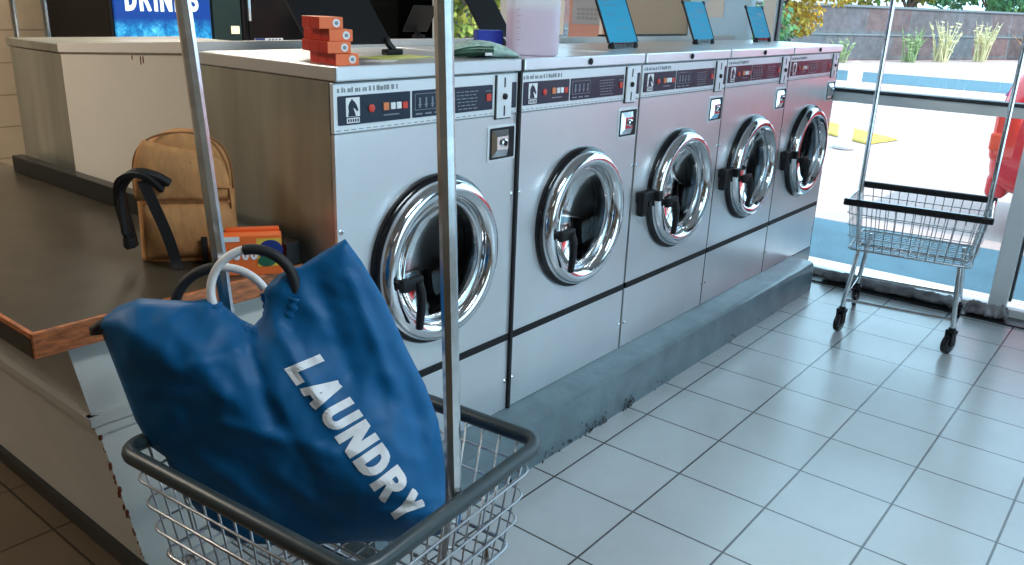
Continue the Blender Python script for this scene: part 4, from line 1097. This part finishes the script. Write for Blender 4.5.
# stone wall
p1, p2 = Vector((25.0, 11.64, 0)), Vector((60.0, -1.1, 0)); dv = (p2-p1).normalized(); Lw = (p2-p1).length
wallm = brick_mat('stone_wall', (0.10, 0.115, 0.13), (0.17, 0.085, 0.075), (0.12, 0.12, 0.125), 2.7, 0.93, 0.05, 'XZ', rough=0.9, noise_var=0.35, offset=0.37)
b = BM(); box(b, -14, Lw, -0.2, 0.2, GZ, 1.82); o = struct('wall_garden', b, wallm, label='low wall of grey and red stone blocks across the street'); o.location = (p1.x, p1.y, 0); o.rotation_euler.z = math.atan2(dv.y, dv.x)
b = BM()
box(b, -14, Lw, -0.25, 0.25, 1.80, 1.88); box(b, -14, Lw, -0.23, -0.19, 0.80, 0.86); op = new('coping', b, mat('coping_stone', (0.16, 0.18, 0.19), 0.9), o)

# trees and plants: leaf-card crowns (thousands of little leaves each), real trunks
def leaf_mat(name, c1, c2):
    m = bpy.data.materials.new(name); m.use_nodes = True; nt = m.node_tree; p = nt.nodes['Principled BSDF']
    oi = nt.nodes.new('ShaderNodeTexCoord'); n = nt.nodes.new('ShaderNodeTexNoise'); n.inputs['Scale'].default_value = 1.7; n.inputs['Detail'].default_value = 4
    nt.links.new(oi.outputs['Object'], n.inputs['Vector']); cr = nt.nodes.new('ShaderNodeValToRGB')
    cr.color_ramp.elements[0].position = 0.38; cr.color_ramp.elements[0].color = (*c1, 1); cr.color_ramp.elements[1].position = 0.62; cr.color_ramp.elements[1].color = (*c2, 1)
    nt.links.new(n.outputs[0], cr.inputs[0]); nt.links.new(cr.outputs[0], p.inputs['Base Color']); p.inputs['Roughness'].default_value = 0.7
    return m
LM = {'autumn': leaf_mat('autumn_leaves', (0.58, 0.30, 0.02), (0.66, 0.47, 0.07)), 'lime': leaf_mat('lime_leaves', (0.14, 0.20, 0.02), (0.42, 0.36, 0.05)), 'green': leaf_mat('green_leaves', (0.03, 0.13, 0.06), (0.14, 0.30, 0.10)), 'mid': leaf_mat('mid_leaves', (0.08, 0.18, 0.03), (0.42, 0.30, 0.04))}
bark = mat('bark', (0.12, 0.08, 0.06), 0.9)
def tree(x, y, hgt, cz, rx, rz_, lm, lab, n=1500, ls=0.16, seed=0):
    rnd = random.Random(seed); t = empty('tree', (x, y, GZ)); tag(t, lab, 'tree', 'trees beyond the street')
    b = BM(); tube(b, [(0, 0, 0), (0.05, 0.03, hgt*0.3), (0.0, 0.1, cz)], [0.16, 0.12, 0.06], 8)
    for k in range(5):
        a = k*1.3; tube(b, [(0, 0.05, cz*0.6), (math.cos(a)*rx*0.4, math.sin(a)*rx*0.4, cz), (math.cos(a)*rx*0.6, math.sin(a)*rx*0.6, cz+rz_*0.4)], [0.06, 0.04, 0.02], 6)
    new('trunk', b, bark, t, smooth=True)
    b = BM(); lobes = [(rnd.gauss(0, rx*0.42), rnd.gauss(0, rx*0.42), cz+rnd.gauss(0, rz_*0.40), rnd.uniform(0.35, 0.6)) for _ in range(12)]
    for i in range(n):
        lx, ly, lz, lr = rnd.choice(lobes); d = Vector((rnd.gauss(0, 1), rnd.gauss(0, 1), rnd.gauss(0, 1))).normalized()*(rnd.random()**0.4)
        c = Vector((lx+d.x*rx*lr, ly+d.y*rx*lr, lz+d.z*rz_*lr)); a = Vector((rnd.gauss(0, 1), rnd.gauss(0, 1), rnd.gauss(0, 1))).normalized(); e_ = a.orthogonal().normalized(); g_ = a.cross(e_)
        s = ls*rnd.uniform(.6, 1.4); b.faces.new([b.verts.new(c+e_*s), b.verts.new(c+g_*s*0.5), b.verts.new(c-e_*s), b.verts.new(c-g_*s*0.5)])
    new('crown', b, LM[lm], t)
tree(24.2, 8.7, 4, 2.75, 1.7, 1.35, 'autumn', 'golden autumn tree above the last washers', 10000, 0.085, 1)
tree(21.6, 8.0, 2, 1.1, 0.8, 0.8, 'green', 'small green bush under the golden tree', 800, 0.10, 2)
tree(15.5, 13.2, 4, 2.0, 1.6, 1.9, 'lime', 'yellow green tree seen between the signs and the cart post', 3000, 0.11, 3)
tree(17.6, 17.8, 4, 2.2, 2.2, 1.7, 'green', 'darker green tree behind the black signs', 2200, 0.14, 4)
tree(40.0, 9.2, 4, 3.0, 2.1, 1.4, 'mid', 'yellow and green tree over the wall left of the cart post', 2000, 0.17, 5)
tree(46.0, 7.0, 4, 3.1, 2.6, 1.3, 'green', 'dark green tree over the wall towards the right', 2400, 0.2, 6)
tree(51.5, 2.8, 4, 3.0, 2.2, 1.2, 'green', 'green tree over the wall at the right edge of the picture', 2200, 0.2, 7)
def reed(x, y, hgt, m, lab, seed, n=22, sp=0.5):
    n = int(n*1.3); sp = sp*1.35
    rnd = random.Random(seed); t = empty('yard_plant', (x, y, GZ)); tag(t, lab, 'plant', 'dry plants in front of the stone wall'); b = BM()
    for i in range(n):
        a = rnd.uniform(0, 2*PI); r_ = rnd.uniform(0.1, sp); hh = hgt*rnd.uniform(.6, 1)
        ox, oy = rnd.uniform(-.3, .3)*sp, rnd.uniform(-.3, .3)*sp; tube(b, [(ox, oy, 0), (ox+math.cos(a)*r_*0.3, oy+math.sin(a)*r_*0.3, hh*0.5), (ox+math.cos(a)*r_*0.8, oy+math.sin(a)*r_*0.8, hh)], [0.02, 0.022, 0.006], 4)
        for k in range(5):
            f = rnd.uniform(.3, 1); c = Vector((ox+math.cos(a)*r_*0.7*f, oy+math.sin(a)*r_*0.7*f, hh*f)); s = 0.09; e_ = Vector((rnd.gauss(0, 1), rnd.gauss(0, 1), rnd.gauss(0, 1))).normalized(); g_ = e_.orthogonal().normalized()
            b.faces.new([b.verts.new(c+e_*s), b.verts.new(c+g_*s*0.4), b.verts.new(c-e_*s), b.verts.new(c-g_*s*0.4)])
    new('stems', b, m, t)
straw = mat('straw_stems', (0.62, 0.55, 0.30), 0.9); rusty = mat('rusty_stems', (0.50, 0.26, 0.14), 0.9); gl = mat('green_stems', (0.28, 0.36, 0.16), 0.9)
def along_wall(px_t, back_=1.2): # t metres along the wall from p1, in front of it
    q = p1+dv*px_t; nrm = Vector((-dv.y, dv.x, 0)); return q.x-nrm.x*back_, q.y-nrm.y*back_
for tt, hh, m_, lab, sd_, n_ in ((11.6, 1.6, straw, 'pale straw plant cluster just right of the left cart post in the window', 1, 24), (9.6, 1.3, gl, 'greenish clump left of the pale straw clusters', 2, 22), (14.2, 1.6, straw, 'second pale straw cluster further right along the wall', 3, 24), (18.8, 1.3, rusty, 'reddish low shrub by the right of the wall', 4, 40), (5.7, 0.9, gl, 'single thin green plant against the wall near the washers', 5, 10)):
    x, y = along_wall(tt); reed(x, y, hh, m_, lab, sd_, n_, 0.55 if m_ is not rusty else 0.9)
x, y = along_wall(20.0, 5.5); reed(x, y, 1.9, rusty, 'thin upright stake plant at the right of the yard', 8, 4, 0.12)
# house behind the wall
t = empty('house', (44.0, 14.4, GZ)); tag(t, 'white house gable with pale roof beyond the stone wall', 'house')
b = BM(); box(b, -4, 4, -2.0, 2.0, 0, 1.9); new('wall', b, M['conc_white'], t)
b = BM(); hexa(b, [(-4.4, -2.3, 1.9), (4.4, -2.3, 1.9), (4.4, 2.3, 1.9), (-4.4, 2.3, 1.9), (-3.0, -1.6, 2.9), (3.0, -1.6, 2.9), (3.0, 1.9, 2.9), (-3.0, 1.9, 2.9)]); new('roof', b, mat('grey_roof', (0.50, 0.46, 0.46), 0.9), t)
b = BM(); box(b, -4.06, -4.0, -1, 1, 0.9, 1.9); new('window', b, M['label_dark'], t)

# red car: rear corner just inside the right edge of the view
t = empty('car', (6.78, -2.6, GZ)); tag(t, 'red car parked outside with pinkish rear window at the right edge', 'car')
paint = mat('red_paint', (0.70, 0.02, 0.025), 0.25, coat=0.6)
b = BM()
# side profile stations along y (rear at +y): (y, z_bottom, z_belt, z_top, half width belt, half width top)
stn = [(2.16, 0.46, 0.80, 1.02, 0.64, 0.50), (2.12, 0.38, 0.90, 1.20, 0.78, 0.62), (2.02, 0.30, 0.98, 1.34, 0.82, 0.66), (1.8, 0.27, 1.00, 1.46, 0.84, 0.66), (1.3, 0.25, 1.00, 1.52, 0.85, 0.66), (0.6, 0.25, 0.98, 1.55, 0.86, 0.64), (-0.3, 0.25, 0.90, 1.45, 0.86, 0.63), (-0.9, 0.25, 0.90, 1.10, 0.86, 0.66), (-1.7, 0.26, 0.82, 0.92, 0.83, 0.68), (-2.1, 0.32, 0.62, 0.72, 0.72, 0.55)]
rings = []
for y, zb, zm, zt, wm, wt in stn:
    zmid = (zb+zm)/2
    r_ = [(-wm*0.86, zb), (-wm, zb+0.10), (-wm*1.02, zmid), (-wm, zm), (-(wm+wt)/2, (zm+zt)/2+0.02), (-wt, zt-0.05), (-wt*0.7, zt), (wt*0.7, zt), (wt, zt-0.05), ((wm+wt)/2, (zm+zt)/2+0.02), (wm, zm), (wm*1.02, zmid), (wm, zb+0.10), (wm*0.86, zb)]
    rings.append([b.verts.new((a, y, c)) for a, c in r_])
for a, c in zip(rings, rings[1:]):
    n = len(a)
    for k in range(n): b.faces.new((a[k], a[(k+1) % n], c[(k+1) % n], c[k]))
b.faces.new(rings[0]); b.faces.new(rings[-1])
o = new('car_body', b, paint, t, smooth='all'); sm = o.modifiers.new('sub', 'SUBSURF'); sm.levels = 2; sm.render_levels = 2
gm = mat('pink_reflecting_glass', (0.45, 0.14, 0.34), 0.1, coat=0.5)
b = BM(); hexa(b, [(-0.66, 2.135, 1.06), (0.66, 2.135, 1.06), (0.66, 2.08, 1.06), (-0.66, 2.08, 1.06), (-0.62, 1.93, 1.43), (0.62, 1.93, 1.43), (0.62, 1.88, 1.43), (-0.62, 1.88, 1.43)]); new('rear_window', b, gm, t)
for s in (-1, 1):
    b = BM(); box(b, s*0.76-0.075, s*0.76+0.075, 1.94, 2.14, 0.58, 1.02, bev=0.05, seg=4); lt = new('tail_light', b, mat('tail_light_red', (0.85, 0.05, 0.03), 0.15, coat=0.8), t, smooth='all')
    b = BM(); box(b, s*0.79-0.055, s*0.79+0.055, 2.04, 2.145, 0.66, 0.80, bev=0.02); new('light_lens', b, mat('tail_light_orange', (0.95, 0.10, 0.05), 0.15), lt)
b = BM(); box(b, -0.74, 0.74, 1.98, 2.13, 0.28, 0.48, bev=0.05, seg=3); new('bumper', b, paint, t, smooth='all')
for sx in (-1, 1):
    for yy in (1.35, -1.35):
        b = BM(); lathe(b, [(0.02, -0.10), (0.20, -0.10), (0.22, -0.11), (0.31, -0.11), (0.33, -0.08), (0.33, 0.08), (0.31, 0.11), (0.2, 0.10), (0.02, 0.10)], (sx*0.76, yy, 0.33), axis='X', n=32); new('wheel', b, M['black'], t, smooth=True)
